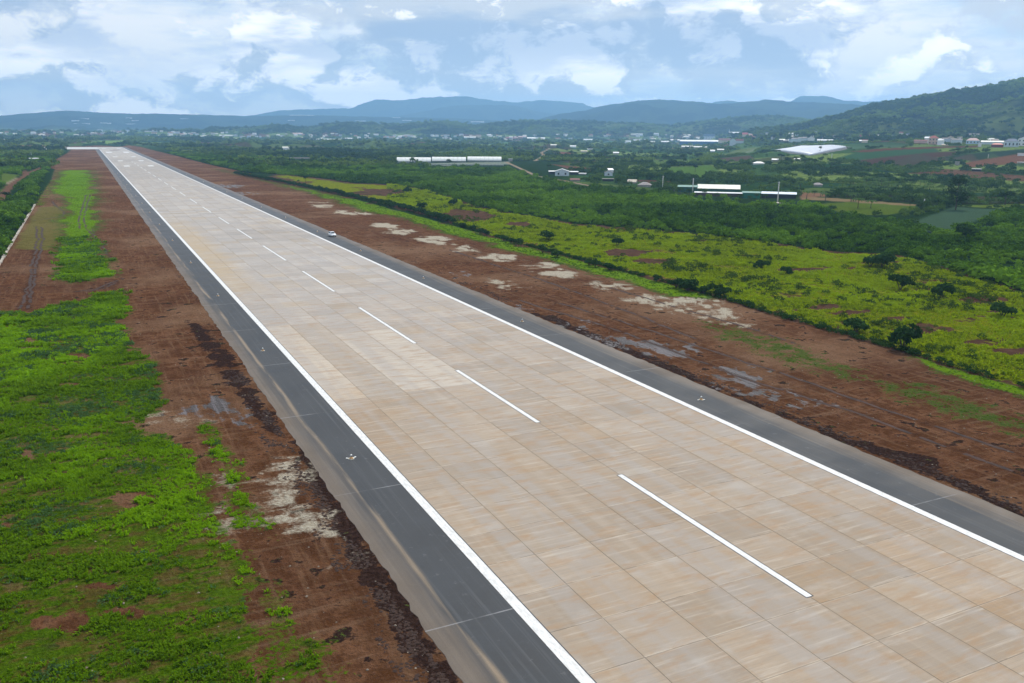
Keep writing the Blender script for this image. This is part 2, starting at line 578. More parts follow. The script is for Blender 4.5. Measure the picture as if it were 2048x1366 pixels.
# farmland colours further away: (outline, colour)
DG, MG, YG, RS, BS, PL, BG = (.022, .055, .022), (.045, .105, .025), (.12, .17, .02), (.17, .065, .04), (.085, .06, .04), (.48, .5, .56), (.035, .09, .05)
FIELDS = [([(1625, 408), (1700, 404), (1830, 410), (1850, 418), (1780, 430), (1700, 432)], (.085, .13, .012)),
          ([(1820, 446), (1905, 414), (2020, 421), (1960, 440), (1880, 470), (1835, 460)], (.05, .095, .055)),
          ([(1905, 412), (2048, 408), (2200, 410), (2200, 420), (2020, 420)], (.11, .16, .02)),
          ([(1600, 393), (1680, 397), (1850, 411), (1850, 414), (1660, 402), (1600, 400)], (.24, .17, .09)),
          ([(1670, 318), (1720, 303), (1870, 296), (1880, 304), (1800, 312), (1710, 321)], (.03, .085, .035)),
          ([(1700, 303), (1790, 296), (1960, 291), (1960, 295), (1870, 297), (1730, 305)], (.12, .04, .028)),
          ([(1680, 300), (1700, 292), (1800, 289), (1830, 292), (1790, 296)], (.07, .13, .07)),
          ([(1660, 292), (1700, 287), (1800, 286), (1830, 290), (1690, 296)], (.06, .12, .055)),
          ([(1705, 322), (1880, 304), (1960, 300), (1900, 312), (1740, 334)], (.07, .033, .026)),
          ([(1740, 334), (1900, 312), (2048, 298), (2200, 296), (2200, 314), (2048, 318), (1780, 344)], (.018, .036, .02)),
          ([(1780, 344), (1830, 338), (1960, 325), (1940, 338), (1800, 352)], (.06, .05, .035)),
          ([(1960, 326), (2048, 314), (2200, 312), (2200, 322), (2040, 334), (1980, 338)], (.04, .075, .03)),
          ([(1925, 346), (2048, 339), (2200, 338), (2200, 345), (2048, 348), (1930, 352)], (.16, .07, .04)),
          ([(1428, 314), (1495, 296), (1515, 294), (1535, 296), (1450, 314)], (.11, .15, .04)),
          ([(1460, 311), (1500, 301), (1535, 293), (1550, 292), (1480, 310)], (.16, .2, .12)),
          ([(1395, 326), (1440, 316), (1500, 311), (1510, 318), (1420, 328)], (.085, .055, .04)),
          ([(1500, 320), (1560, 312), (1600, 316), (1560, 326), (1500, 328)], (.07, .085, .03)),
          ([(1180, 287), (1220, 281), (1240, 283), (1225, 289)], (.05, .12, .03)),
          ([(1300, 320), (1380, 318), (1390, 330), (1310, 332)], (.09, .15, .03)),
          ([(1330, 336), (1420, 330), (1440, 346), (1400, 356), (1340, 350)], (.075, .15, .02)),
          ([(1100, 297), (1160, 299), (1215, 305), (1160, 304), (1105, 303)], (.14, .19, .04)),
          ([(1100, 303), (1160, 305), (1130, 310)], (.17, .07, .04)),
          ([(780, 310), (840, 305), (930, 301), (925, 306), (850, 309)], (.13, .2, .07)),
          ([(620, 308), (730, 304), (760, 310), (650, 312)], (.1, .17, .05)),
          ([(160, 286), (200, 282), (255, 280), (252, 287), (190, 289)], (.17, .27, .05)),
          ([(290, 284), (350, 285), (345, 289), (290, 288)], (.13, .2, .05)),
          ([(350, 300), (390, 300), (400, 308), (360, 306)], (.14, .19, .04)),
          ([(640, 296), (740, 291), (780, 297), (700, 300)], (.05, .09, .03)),
          ([(460, 295), (600, 291), (690, 294), (620, 299), (500, 300)], (.09, .10, .05)),
          ([(1595, 382), (1640, 386), (1680, 392), (1600, 396)], (.22, .12, .07)),
          ([(1100, 328), (1170, 335), (1240, 345), (1150, 342)], (.14, .06, .04)),
          ([(1230, 358), (1300, 360), (1400, 366), (1300, 366)], (.10, .045, .03)),
          ([(4, 365), (30, 352), (40, 362), (20, 372)], (.3, .25, .18)),
          ([(0, 345), (40, 350), (25, 360), (0, 370)], (.1, .15, .02)),
          ([(0, 380), (10, 372), (18, 360), (10, 372), (0, 395)], (.12, .18, .02)),
          ([(1550, 302), (1600, 293), (1700, 294), (1692, 300), (1620, 312), (1580, 308)], (.2, .2, .2)),
          ([(40, 345), (52, 338), (60, 352), (48, 358)], (.14, .07, .045)),
          ([(850, 327), (1020, 323), (1020, 329), (860, 333)], (.2, .23, .18))]
ROADS = [([(1012, 324), (1040, 337), (1075, 353), (1130, 362), (1185, 373)], 4.5, (.33, .25, .18)),
         ([(1070, 322), (1088, 312), (1083, 305), (1100, 296)], 6.0, (.34, .25, .19)),
         ([(1620, 400), (1660, 402), (1850, 413)], 4.0, (.24, .17, .09)),
         ([(150, 300), (120, 320), (60, 345), (20, 372), (0, 400)], 5.0, (.16, .08, .05))]


def region_masks(x, y):
    az, dd = az_dist(x, y)
    wx = 5.0 * (fbm(x / 9.0, y / 9.0, 5) - 0.5) + 1.6 * (fbm(x / 2.1 + 40, y / 2.1, 3) - 0.5)
    wy = 5.0 * (fbm(x / 9.0 + 31, y / 9.0 + 7, 5) - 0.5) + 1.6 * (fbm(x / 2.1, y / 2.1 + 40, 3) - 0.5)
    far_w = 1 + 2.0 * sstep(150, 600, dd)
    x0_, y0_ = x, y
    x, y = x + wx * far_w, y + wy * far_w
    soft = np.maximum(1.6, dd * 0.014)
    R = {}
    lawn = pmask(P_LAWN, x, y, soft)
    lawn = np.maximum(lawn, pmask(P_SHARD, x, y, soft))
    for b in BARE:
        lawn = lawn * (1 - 0.85 * sstep(0.3, 0.8, pmask(b, x, y, 1.0)))
    for wd in (P_WEED1, P_WEED2):
        lawn = np.maximum(lawn, 0.56 * pmask(wd, x, y, 1.2))
    R['lawn'] = lawn
    lw2 = pmask(P_LAWN2, x, y, soft) * (1 - 0.0)
    R['lawn'] = np.maximum(lawn, 0.75 * lw2)
    v = np.maximum(pmask(P_VERGE, x, y, soft), lw2)
    for q in (P_VERGE2, P_VERGE3):
        v = np.maximum(v, 0.57 * pmask(q, x, y, 3.0))
    R['verge'] = np.maximum(v, 0.85 * pmask(P_VERGE4, x, y, 2.0))
    mdw = pmask(P_MEADOW, x, y, soft)
    for b in MBARE:
        mdw = mdw * (1 - 0.8 * sstep(0.3, 0.8, pmask(b, x, y, 2.0)))
    R['meadow'] = mdw * np.clip(.45 + 1.6 * sstep(.30, .46, fbm(x0_ / 16, y0_ / 7, 5)), 0, 1)
    s_ = np.zeros(x.shape)
    rx = 9.0 * (fbm(x0_ / 5.0, y0_ / 3.0, 5) - 0.5)
    ry = 13.0 * (fbm(x0_ / 6.0 + 71, y0_ / 3.5, 5) - 0.5)
    x, y = x + rx, y + ry
    for q in SAND:
        s_ = np.maximum(s_, pmask(q, x, y, 3.0))
    stre = fbm(x0_ / 7.0 + 3, y0_ / 1.5, 5)
    R['sand'] = s_ * np.clip(0.45 + 1.4 * sstep(.36, .55, stre), 0, 1.3)
    s_ = np.zeros(x.shape)
    for q in WET:
        s_ = np.maximum(s_, pmask(q, x, y, 2.2))
    R['wet'] = s_ * np.clip(0.3 + 1.2 * sstep(.36, .6, fbm(x0_ / 1.6, y0_ / 9.0, 4)), 0, 1.1)
    x, y = x0_ + 0.25 * wx, y0_ + 0.5 * wy
    s_ = np.zeros(x.shape)
    for q in MUD:
        s_ = np.maximum(s_, pmask(q, x, y, 0.8))
    R['mud'] = s_
    s_ = np.zeros(x.shape)
    near = (dd < 1200)
    for tr in TRACKS:
        W = [tuple(G(*p)[:2]) for p in tr]
        s_[near] = np.maximum(s_[near], lmask(W, 0.5, x[near], y[near], 0.5))
    R['track'] = s_
    R['olive'] = pmask(P_OLIVE, x, y, 3.0)
    # bare strip of the airfield: its outer edge left, its outer edge right
    left = np.interp(y, [-400, 0, 200, 272, 480, 700, 900, 1000, 1150, 1500, 1750, 1760, 1830], [-70, -71, -72, -73.5, -73, -72, -74, -90, -80, -70, -68, -260, -260])
    right = np.interp(y, [-400, 0, 76, 100, 250, 475, 720, 820, 1000, 1300, 1700, 2000], [72, 73, 75, 78, 79, 82, 78, 76, 70, 68, 62, 60])
    a = np.minimum(np.minimum(x - left, right - x), 2010 - y)
    nearleft = (y < 272) & (x < 0)
    a = np.where(nearleft, 5.0, a)
    R['strip'] = np.clip(0.5 + a / (2 * np.maximum(1.0, dd * 0.004)), 0, 1)
    return R


# ground sheet: rings round the viewpoint, finer where the land is looked at
azs = np.concatenate([np.arange(-180, -14, 3.0), np.arange(-14, -9, 0.3), np.arange(-9, 62, 0.135), np.arange(62, 66, 0.25), np.arange(66, 180, 3.0)])
rings = [2.0, 20.0]
r = 42.0
while r < 12050:
    rings.append(r)
    r *= 1.0115
rings = np.array(rings + [12050.0])
NA, NR = len(azs), len(rings)
AA, RR = np.meshgrid(np.radians(azs), rings)
gx = CAM[0] + RR * np.sin(AA)
gy = CAM[1] + RR * np.cos(AA)
gx, gy = gx.ravel(), gy.ravel()
gz = height(gx, gy)
RM = region_masks(gx, gy)
gaz, gd = az_dist(gx, gy)
# the strip beside the pavement: low bank of churned soil
edge = np.abs(gx)
bank = 0.22 * sstep(31.2, 32.6, edge) * (1 - sstep(33.2, 35.0, edge)) * (fbm(gx / 1.7, gy / 1.7, 3) - 0.25) * (gy < 1700) * (gx < 0)
gz = gz + bank
gz = gz + (1 - RM['strip']) * (0.25 * fbm(gx / 9, gy / 9, 3)) * (gd < 1500)
fieldcol = np.zeros((len(gx), 4))
cells = fbm(gx / 90.0, gy / 90.0, 4)
fieldcol[:, :3] = np.array(DG)[None, :] * (0.8 + 0.7 * cells[:, None])
for pts, col in FIELDS:
    P = poly(pts)
    mk = pmask(P, gx, gy, np.maximum(1.5, gd * 0.004))
    mk = sstep(0.25, 0.75, mk)
    fieldcol[:, :3] = fieldcol[:, :3] * (1 - mk[:, None]) + np.array(col)[None, :] * mk[:, None]
    fieldcol[:, 3] = np.maximum(fieldcol[:, 3], mk)
for pts, wd, col in ROADS:
    W = [tuple(hit(*p)[:2]) for p in pts]
    sel = gd < 2500
    mk = np.zeros(len(gx))
    mk[sel] = sstep(0.3, 0.7, lmask(W, wd, gx[sel], gy[sel], np.maximum(0.8, gd[sel] * 0.002)))
    fieldcol[:, :3] = fieldcol[:, :3] * (1 - mk[:, None]) + np.array(col)[None, :] * mk[:, None]
    fieldcol[:, 3] = np.maximum(fieldcol[:, 3], mk)

nv = NA * NR
ii, jj = np.meshgrid(np.arange(NR - 1), np.arange(NA), indexing='ij')
j2 = (jj + 1) % NA
quads = np.stack([ii * NA + jj, ii * NA + j2, (ii + 1) * NA + j2, (ii + 1) * NA + jj], -1).reshape(-1, 4)
quads = quads[:, ::-1]
gm = bpy.data.meshes.new('ground')
gm.vertices.add(nv + 1)
co = np.empty((nv + 1, 3))
co[:nv, 0], co[:nv, 1], co[:nv, 2] = gx, gy, gz
co[nv] = (CAM[0], CAM[1], -0.06)
gm.vertices.foreach_set('co', co.ravel())
tris = np.stack([np.full(NA, nv), (np.arange(NA) + 1) % NA, np.arange(NA)], -1)
nq = len(quads)
gm.loops.add(nq * 4 + NA * 3)
gm.loops.foreach_set('vertex_index', np.concatenate([quads.ravel(), tris.ravel()]).astype(np.int32))
gm.polygons.add(nq + NA)
gm.polygons.foreach_set('loop_start', np.concatenate([np.arange(nq) * 4, nq * 4 + np.arange(NA) * 3]).astype(np.int32))
gm.polygons.foreach_set('use_smooth', np.ones(nq + NA, bool))
gm.update(calc_edges=True)
gm.validate()


def vattr(me, name, arr):
    a = me.attributes.new(name, 'FLOAT_COLOR', 'POINT')
    full = np.zeros((len(me.vertices), 4))
    full[:len(arr), :arr.shape[1]] = arr
    full[len(arr):] = full[0]
    a.data.foreach_set('color', full.ravel())


vattr(gm, 'mask_a', np.stack([RM['lawn'], RM['verge'], RM['meadow'], RM['strip']], 1))
vattr(gm, 'mask_b', np.stack([RM['sand'], RM['wet'], RM['mud'], RM['track']], 1))
vattr(gm, 'mask_c', np.stack([RM['olive'], np.maximum(sstep(1500, 2600, gd), sstep(480, 760, gd) * sstep(29, 31, gaz) * (1 - pmask(poly(SCRUB_PX), gx, gy, 12.0))), sstep(2.0, 30.0, gz - CAM[2] * 0.5), fieldcol[:, 3]], 1))
vattr(gm, 'field', np.concatenate([fieldcol[:, :3], np.ones((nv, 1))], 1))

gmat = bpy.data.materials.new('ground_cover')
gmat.use_nodes = True
t = NT(gmat.node_tree)
bs = t.n['Principled BSDF']
pos = t.n.new('ShaderNodeNewGeometry').outputs['Position']


def rgba4(t, name):
    nd = t.n.new('ShaderNodeAttribute')
    nd.attribute_name = name
    s = t.n.new('ShaderNodeSeparateColor')
    t.l.new(nd.outputs['Color'], s.inputs[0])
    return s.outputs[0], s.outputs[1], s.outputs[2], nd.outputs['Alpha']


a_lawn, a_verge, a_meadow, a_strip = rgba4(t, 'mask_a')
b_sand, b_wet, b_mud, b_track = rgba4(t, 'mask_b')
c_olive, c_far, c_hill, c_field = rgba4(t, 'mask_c')
n_fine = t.step(t.noise(pos, 2.6, 5.0, 0.7), 0.28, 0.72)
n_mid = t.step(t.noise(pos, 0.35, 7.0, 0.66), 0.28, 0.72)
n_big = t.noise(pos, 0.05, 5.0, 0.6)
n_huge = t.noise(pos, 0.008, 5.0, 0.6)
# drag marks that run with the runway, and across it
n_along = t.noise(t.vmath('MULTIPLY', pos, (1.0, 0.05, 1.0)), 1.3, 4.0, 0.6)
n_cross = t.noise(t.vmath('MULTIPLY', pos, (0.07, 1.0, 1.0)), 0.9, 4.0, 0.6)
soil = t.mix(t.step(n_mid, 0.3, 0.7), rgb(.088, .038, .017), rgb(.150, .070, .036))
soil = t.mix(t.step(n_big, 0.42, 0.66, 0, 0.6), soil, rgb(.070, .030, .015))
soil = t.mix(t.step(n_along, 0.48, 0.72, 0, 0.5), soil, rgb(.20, .115, .068))
soil = t.mix(t.step(t.noise(pos, 0.022, 5.0, 0.6), 0.47, 0.62, 0, 0.7), soil, rgb(.21, .125, .075))
soil = t.mix(t.step(n_cross, 0.52, 0.72, 0, 0.5), soil, rgb(.20, .125, .08))
soil = t.mix(t.step(n_fine, 0.7, 0.95, 0, 0.3), soil, rgb(.17, .095, .065))
soil = t.mix(t.step(n_fine, 0.05, 0.42, 0.35, 0), soil, rgb(.035, .016, .012))


def edge_mask(m_, amt, nz, lo=0.42, hi=0.58):
    return t.step(t.math('ADD', m_, t.math('MULTIPLY', t.math('SUBTRACT', nz, 0.5), amt)), lo, hi)


mixn = t.math('ADD', t.math('MULTIPLY', n_mid, 0.6), t.math('MULTIPLY', n_fine, 0.4))
c = soil
mud = t.mix(n_fine, rgb(.018, .010, .008), rgb(.05, .028, .022))
c = t.mix(edge_mask(b_mud, 1.6, n_mid), c, mud)
trk = t.math('MULTIPLY', b_track, t.step(n_mid, 0.1, 0.6, 0.5, 1.0))
c = t.mix(trk, c, rgb(.03, .015, .011))
sand = t.mix(n_fine, rgb(.30, .25, .18), rgb(.46, .42, .34))
c = t.mix(t.math('MULTIPLY', edge_mask(b_sand, 1.5, t.math('ADD', t.math('MULTIPLY', n_cross, 0.5), t.math('MULTIPLY', mixn, 0.5)), 0.35, 1.0), t.step(b_sand, 0.02, 0.4)), c, sand)
wet = t.mix(t.step(n_along, 0.46, 0.64), rgb(.030, .018, .015), rgb(.11, .088, .09))  # damp soil, with the pale glints on it painted as streaks
m_wet = edge_mask(b_wet, 1.8, t.math('ADD', t.math('MULTIPLY', n_along, 0.5), t.math('MULTIPLY', n_mid, 0.5)), 0.5, 0.8)
c = t.mix(m_wet, c, wet)
g1 = t.mix(n_fine, rgb(.018, .042, .002), rgb(.075, .14, .004))
g1 = t.mix(t.step(n_big, 0.4, 0.65, 0, 0.5), g1, rgb(.08, .13, .010))
c_o = t.mix(n_mid, rgb(.10, .10, .022), rgb(.15, .14, .04))
c = t.mix(t.math('MULTIPLY', edge_mask(c_olive, 1.2, n_cross), 0.75), c, c_o)
worn = t.step(t.noise(t.vmath('MULTIPLY', pos, (0.7, 1.3, 1.0)), 0.45, 6.0, 0.68), 0.40, 0.56, 0.35, 1.0)
c = t.mix(t.math('MULTIPLY', t.math('MULTIPLY', edge_mask(a_lawn, 1.1, mixn), t.math('SUBTRACT', 1.0, trk)), worn), c, g1)
c = t.mix(t.math('MULTIPLY', edge_mask(a_verge, 1.3, mixn), 0.9), c, t.mix(t.step(a_verge, 0.55, 0.8), t.mix(n_fine, rgb(.035, .06, .012), rgb(.075, .115, .02)), t.mix(n_fine, rgb(.06, .13, .004), rgb(.14, .26, .005))))
me_c = t.mix(n_mid, rgb(.10, .13, .004), rgb(.20, .215, .006))
me_c = t.mix(t.step(n_fine, 0.25, 0.5, 0.6, 0), me_c, rgb(.035, .06, .008))
fieldc = t.attr('field')
vor = t.n.new('ShaderNodeTexVoronoi')
t.put(vor, 'Vector', t.vmath('ADD', t.vmath('MULTIPLY', pos, (1.0, 0.45, 0.0)), (11, 7, 0)))
vor.inputs['Scale'].default_value = 0.0085
vh = t.sep(vor.outputs['Color'])
patch = t.mix(t.step(vh[0], 0.2, 0.9), rgb(.024, .06, .02), rgb(.075, .135, .03))
patch = t.mix(t.step(vh[1], 0.78, 0.80), patch, rgb(.13, .065, .04))
patch = t.mix(t.step(vh[2], 0.76, 0.78), patch, rgb(.15, .21, .05))
patch = t.mix(t.step(n_mid, 0.35, 0.6, 0.55, 0.0), patch, rgb(.012, .03, .012))
forest = t.mix(t.step(t.noise(pos, 0.03, 6.0, 0.7), 0.35, 0.65), rgb(.008, .018, .012), rgb(.03, .05, .022))
forest = t.mix(t.step(t.noise(pos, 0.0035, 5.0, 0.6), 0.44, 0.56, 0, 0.95), forest, rgb(.15, .20, .045))
cdist = t.n.new('ShaderNodeVectorMath')
cdist.operation = 'LENGTH'
t.l.new(pos, cdist.inputs[0])
forest = t.mix(t.step(cdist.outputs['Value'], 4600, 6000, 0, 0.8), forest, rgb(.010, .017, .014))
patch = t.mix(c_hill, patch, forest)
scr = t.mix(n_mid, rgb(.008, .022, .007), rgb(.022, .048, .012))
scr = t.mix(t.step(n_fine, 0.2, 0.5, 0.6, 0), scr, rgb(.008, .02, .007))
out_c = t.mix(c_far, scr, patch)
rowsn = t.noise(t.vmath('MULTIPLY', pos, (0.15, 1.6, 1.0)), 0.6, 2.0, 0.5)
fc2 = t.mix(t.step(rowsn, 0.35, 0.65, 0.3, 0.0), fieldc, rgb(.03, .03, .02))
fc2 = t.mix(t.step(n_fine, 0.3, 0.6, 0.3, 0.0), fc2, rgb(.02, .03, .012))
out_c = t.mix(c_field, out_c, fc2)
inner = t.math('MULTIPLY', t.math('SUBTRACT', 1.0, edge_mask(a_strip, 0.6, mixn)), 1.0)
c = t.mix(inner, c, out_c)
m_me = edge_mask(a_meadow, 1.2, t.math('ADD', t.math('MULTIPLY', n_mid, 0.5), t.math('MULTIPLY', n_big, 0.5)))
bare_soil = t.mix(n_mid, rgb(.06, .032, .020), rgb(.11, .06, .04))
c = t.mix(t.step(a_meadow, 0.02, 0.2), c, bare_soil)
c = t.mix(m_me, c, me_c)
t.put(bs, 'Base Color', c)
t.put(bs, 'Roughness', t.math('SUBTRACT', 0.95, t.math('MULTIPLY', m_wet, 0.4)))
t.put(bs, 'Specular IOR Level', t.math('MULTIPLY', m_wet, 0.4))
bmp = t.n.new('ShaderNodeBump')
hgt = t.math('ADD', t.math('MULTIPLY', n_fine, 0.25), t.math('MULTIPLY', n_mid, t.math('ADD', 0.5, t.math('MULTIPLY', c_hill, 40.0))))
t.put(bmp, 'Height', hgt)
bmp.inputs['Strength'].default_value = 0.8
bmp.inputs['Distance'].default_value = 1.0
t.put(bs, 'Normal', bmp.outputs[0])
gm.materials.append(gmat)
ground = link(bpy.data.objects.new('ground', gm))
tag(ground, kind='structure', label='red brown soil, lawns, farmland and forested hills round the runway')

# ------------------------------------------------------------------ haze
hb = MB().box(-12400, 12300, -12350, 12250, -30, 545)
hm = bpy.data.materials.new('haze')
hm.use_nodes = True
t = NT(hm.node_tree)
t.n.remove(t.n['Principled BSDF'])
pv = t.n.new('ShaderNodeVolumePrincipled')
pv.inputs['Color'].default_value = rgb(0.34, 0.64, 1.0)
pv.inputs['Anisotropy'].default_value = 0.4
pv.inputs['Density'].default_value = 0.000115
t.l.new(pv.outputs[0], t.n['Material Output'].inputs['Volume'])
tag(hb.build('haze', hm), 'pale blue haze that lies over the land', kind='stuff')

# ------------------------------------------------------------------ runway
LANE, ROW, Y0 = 5.625, 5.66, 21.5
Y_START, Y_END = Y0 - 40 * ROW, 1958.0


def slab_tint(i, j, n):
    """dirt and casting differences of one slab, plus darker and lighter stretches -> linear colour"""
    xc = (i - 3.5) * LANE
    yc = Y0 + (j + 0.5) * ROW
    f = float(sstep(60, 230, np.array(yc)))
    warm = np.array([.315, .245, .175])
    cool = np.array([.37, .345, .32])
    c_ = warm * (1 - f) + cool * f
    rs = np.random.default_rng(1000 + i * 7919 + (j + 60) * 31)
    c_ = c_ * (0.86 + 0.26 * rs.random())
    o = rs.random()
    if o > 0.80:
        c_ = c_ * np.array([1.0, .93, .82]) * .96
    if o < 0.16:
        c_ = c_ * np.array([.93, .95, .98])
    if -11.4 < xc < 0 and 112 < yc < 153:
        c_ = np.array([.45, .395, .33]) * (0.97 + 0.06 * rs.random())
    if -17.2 < xc < -11 and 112 < yc < 161:
        c_ = np.array([.33, .28, .225]) * (0.97 + 0.06 * rs.random())
    if -22.6 < xc < -17 and 112 < yc < 165:
        c_ = np.array([.46, .39, .31])
    if xc < -17 and 90 < yc < 120:
        c_ = c_ * np.array([1.0, .93, .84])
    if xc > -3 and 296 < yc < 335:
        c_ = c_ * 0.82  # darker stretch from the centre lanes rightwards
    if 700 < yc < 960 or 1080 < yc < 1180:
        c_ = c_ * 0.86  # darker bands far along the runway
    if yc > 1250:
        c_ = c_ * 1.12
    if xc > 11 and yc < 100 and o > 0.4:
        c_ = c_ * np.array([1.02, .95, .86])
    return c_


cm = bpy.data.materials.new('runway_concrete')
cm.use_nodes = True
t = NT(cm.node_tree)
bs = t.n['Principled BSDF']
pos = t.n.new('ShaderNodeNewGeometry').outputs['Position']
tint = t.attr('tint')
sx_, sy_, sz_ = t.sep(pos)
wn = t.n.new('ShaderNodeTexWhiteNoise')
wn.noise_dimensions = '2D'
t.put(wn, 'Vector', t.comb(t.math('FLOOR', t.math('DIVIDE', sx_, LANE)), t.math('FLOOR', t.math('DIVIDE', t.math('SUBTRACT', sy_, Y0), ROW)), 0.0))
rv = t.sep(wn.outputs['Color'])
wpos = pos
pos = t.vmath('ADD', pos, t.comb(t.math('MULTIPLY', rv[0], 90.0), t.math('MULTIPLY', rv[1], 90.0), 0.0))
broom = t.noise(t.vmath('MULTIPLY', pos, (0.35, 9.0, 1.0)), 1.0, 4.0, 0.65)
broom2 = t.noise(t.vmath('MULTIPLY', pos, (0.11, 2.2, 1.0)), 1.0, 5.0, 0.6)
blot = t.noise(t.vmath('MULTIPLY', pos, (0.5, 1.5, 1.0)), 0.5, 6.0, 0.66)
blot2 = t.noise(t.vmath('MULTIPLY', t.vmath('ADD', pos, (31, 77, 0)), (0.5, 1.2, 1.0)), 0.25, 6.0, 0.65)
grit = t.noise(pos, 14.0, 3.0, 0.7)
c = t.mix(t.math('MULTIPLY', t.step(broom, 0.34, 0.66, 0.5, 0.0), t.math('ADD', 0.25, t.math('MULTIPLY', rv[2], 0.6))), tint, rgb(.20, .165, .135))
c = t.mix(t.step(broom2, 0.52, 0.72, 0, 0.5), c, rgb(.52, .46, .39))
c = t.mix(t.step(broom2, 0.30, 0.48, 0.42, 0), c, rgb(.21, .165, .125))
longn = t.noise(t.vmath('MULTIPLY', wpos, (0.34, 0.010, 1.0)), 1.0, 3.0, 0.5)
c = t.mix(t.step(longn, 0.45, 0.62, 0, 0.5), c, rgb(.30, .275, .255))
c = t.mix(t.step(longn, 0.30, 0.46, 0.25, 0), c, rgb(.45, .39, .33))
wide = t.noise(wpos, 0.045, 5.0, 0.6)
c = t.mix(t.step(wide, 0.5, 0.68, 0, 0.35), c, rgb(.34, .29, .24))
px_, py_, pz_ = t.sep(wpos)
rust = t.math('MULTIPLY', t.math('MULTIPLY', t.step(py_, 175, 240), t.step(py_, 300, 430, 1, 0)), t.step(t.math('ADD', px_, t.math('MULTIPLY', t.noise(wpos, 0.16, 4.0, 0.6), 10.0)), -13.5, -6.0, 1, 0))
c = t.mix(t.math('MULTIPLY', rust, t.step(t.noise(t.vmath('MULTIPLY', wpos, (0.4, 1.5, 1)), 0.5, 4.0, 0.6), 0.35, 0.6, 0.35, 0.9)), c, rgb(.37, .28, .17))
near = t.step(py_, 120, 300, 1.0, 0.25)
c = t.mix(t.math('MULTIPLY', t.step(blot, 0.47, 0.68, 0, 0.6), near), c, rgb(.30, .185, .095))
c = t.mix(t.step(blot2, 0.52, 0.7, 0, 0.35), c, rgb(.42, .39, .35))
c = t.mix(t.step(grit, 0.3, 0.7, 0.22, 0), c, rgb(.2, .17, .14))
# rusty and pale run-off along the lane joints
lx = t.math('ABSOLUTE', t.math('SUBTRACT', t.math('FRACT', t.math('ADD', t.math('DIVIDE', px_, LANE), 0.5)), 0.5))
jn = t.noise(t.vmath('MULTIPLY', wpos, (1.2, 0.22, 1)), 1.0, 4.0, 0.7)
jw = t.math('MULTIPLY', t.step(lx, 0.0, 0.065, 1.0, 0.0), t.step(jn, 0.42, 0.62))
c = t.mix(t.math('MULTIPLY', jw, 0.45), c, rgb(.26, .19, .125))
ly = t.math('ABSOLUTE', t.math('SUBTRACT', t.math('FRACT', t.math('ADD', t.math('DIVIDE', t.math('SUBTRACT', py_, Y0), ROW), 0.5)), 0.5))
jw2 = t.math('MULTIPLY', t.step(ly, 0.0, 0.035, 1.0, 0.0), t.step(t.noise(pos, 0.4, 3.0, 0.6), 0.4, 0.6))
c = t.mix(t.math('MULTIPLY', jw2, 0.6), c, rgb(.50, .42, .33))
t.put(bs, 'Base Color', c)
bs.inputs['Roughness'].default_value = 0.85
bs.inputs['Specular IOR Level'].default_value = 0.3
bn = t.n.new('ShaderNodeBump')
t.put(bn, 'Height', broom)
bn.inputs['Strength'].default_value = 0.25
bn.inputs['Distance'].default_value = 0.02
t.put(bs, 'Normal', bn.outputs[0])

joint_mat = mat('joint_filler', (.20, .17, .135), 0.9, 0.5, 0.25)
rb = MB()
rb.box(-22.55, 22.55, Y_START, Y_END, -0.35, -0.022)
runway = rb.build('runway', joint_mat)
tag(runway, 'long pale concrete runway laid in square slabs', kind='structure')


def slab_geo(x0, x1, y0, y1, verts, faces):
    n = len(verts)
    e, b = 0.022, 0.03
    zt, zs = 0.0, -0.012
    xo0, xo1, yo0, yo1 = x0 + e, x1 - e, y0 + e, y1 - e
    verts += [(xo0, yo0, -0.03), (xo1, yo0, -0.03), (xo1, yo1, -0.03), (xo0, yo1, -0.03)]
    verts += [(xo0, yo0, zs), (xo1, yo0, zs), (xo1, yo1, zs), (xo0, yo1, zs)]
    verts += [(xo0 + b, yo0 + b, zt), (xo1 - b, yo0 + b, zt), (xo1 - b, yo1 - b, zt), (xo0 + b, yo1 - b, zt)]
    faces.append((n + 8, n + 9, n + 10, n + 11))
    for k in range(4):
        k2 = (k + 1) % 4
        faces.append((n + 4 + k, n + 4 + k2, n + 8 + k2, n + 8 + k))
        faces.append((n + k, n + k2, n + 4 + k2, n + 4 + k))


def slab_mesh(lst):
    V_, F_, T_ = [], [], []
    for i, j in lst:
        slab_geo((i - 4) * LANE, (i - 3) * LANE, Y0 + j * ROW, Y0 + (j + 1) * ROW, V_, F_)
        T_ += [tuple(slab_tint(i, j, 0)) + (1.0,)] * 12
    me = bpy.data.meshes.new('slab')
    me.from_pydata(V_, [], F_)
    a = me.attributes.new('tint', 'FLOAT_COLOR', 'POINT')
    a.data.foreach_set('color', np.array(T_).ravel())
    me.materials.append(cm)
    return me


for j in range(37):
    for i in range(8):
        link(bpy.data.objects.new('slab', slab_mesh([(i, j)])), runway)
jmax = int((Y_END - Y0) / ROW)
rest = [(i, j) for j in list(range(-40, 0)) + list(range(37, jmax)) for i in range(8)]
o = link(bpy.data.objects.new('slab', slab_mesh(rest)), runway)
tag(o, kind='stuff')

# paint
pm = bpy.data.materials.new('runway_paint')
pm.use_nodes = True
t = NT(pm.node_tree)
bs = t.n['Principled BSDF']
pos = t.n.new('ShaderNodeNewGeometry').outputs['Position']
n1 = t.noise(t.vmath('MULTIPLY', pos, (2.0, 0.5, 1)), 2.0, 5.0, 0.7)
c = t.mix(t.step(n1, 0.3, 0.75), rgb(.48, .475, .46), rgb(.72, .725, .73))
c = t.mix(t.step(t.noise(pos, 3.0, 5.0, 0.72), 0.52, 0.68, 0, 0.6), c, rgb(.42, .39, .35))
t.put(bs, 'Base Color', c)
bs.inputs['Roughness'].default_value = 0.7
black = mat('marking_outline', (.028, .033, .045), 0.7, 0.3, 2.0)


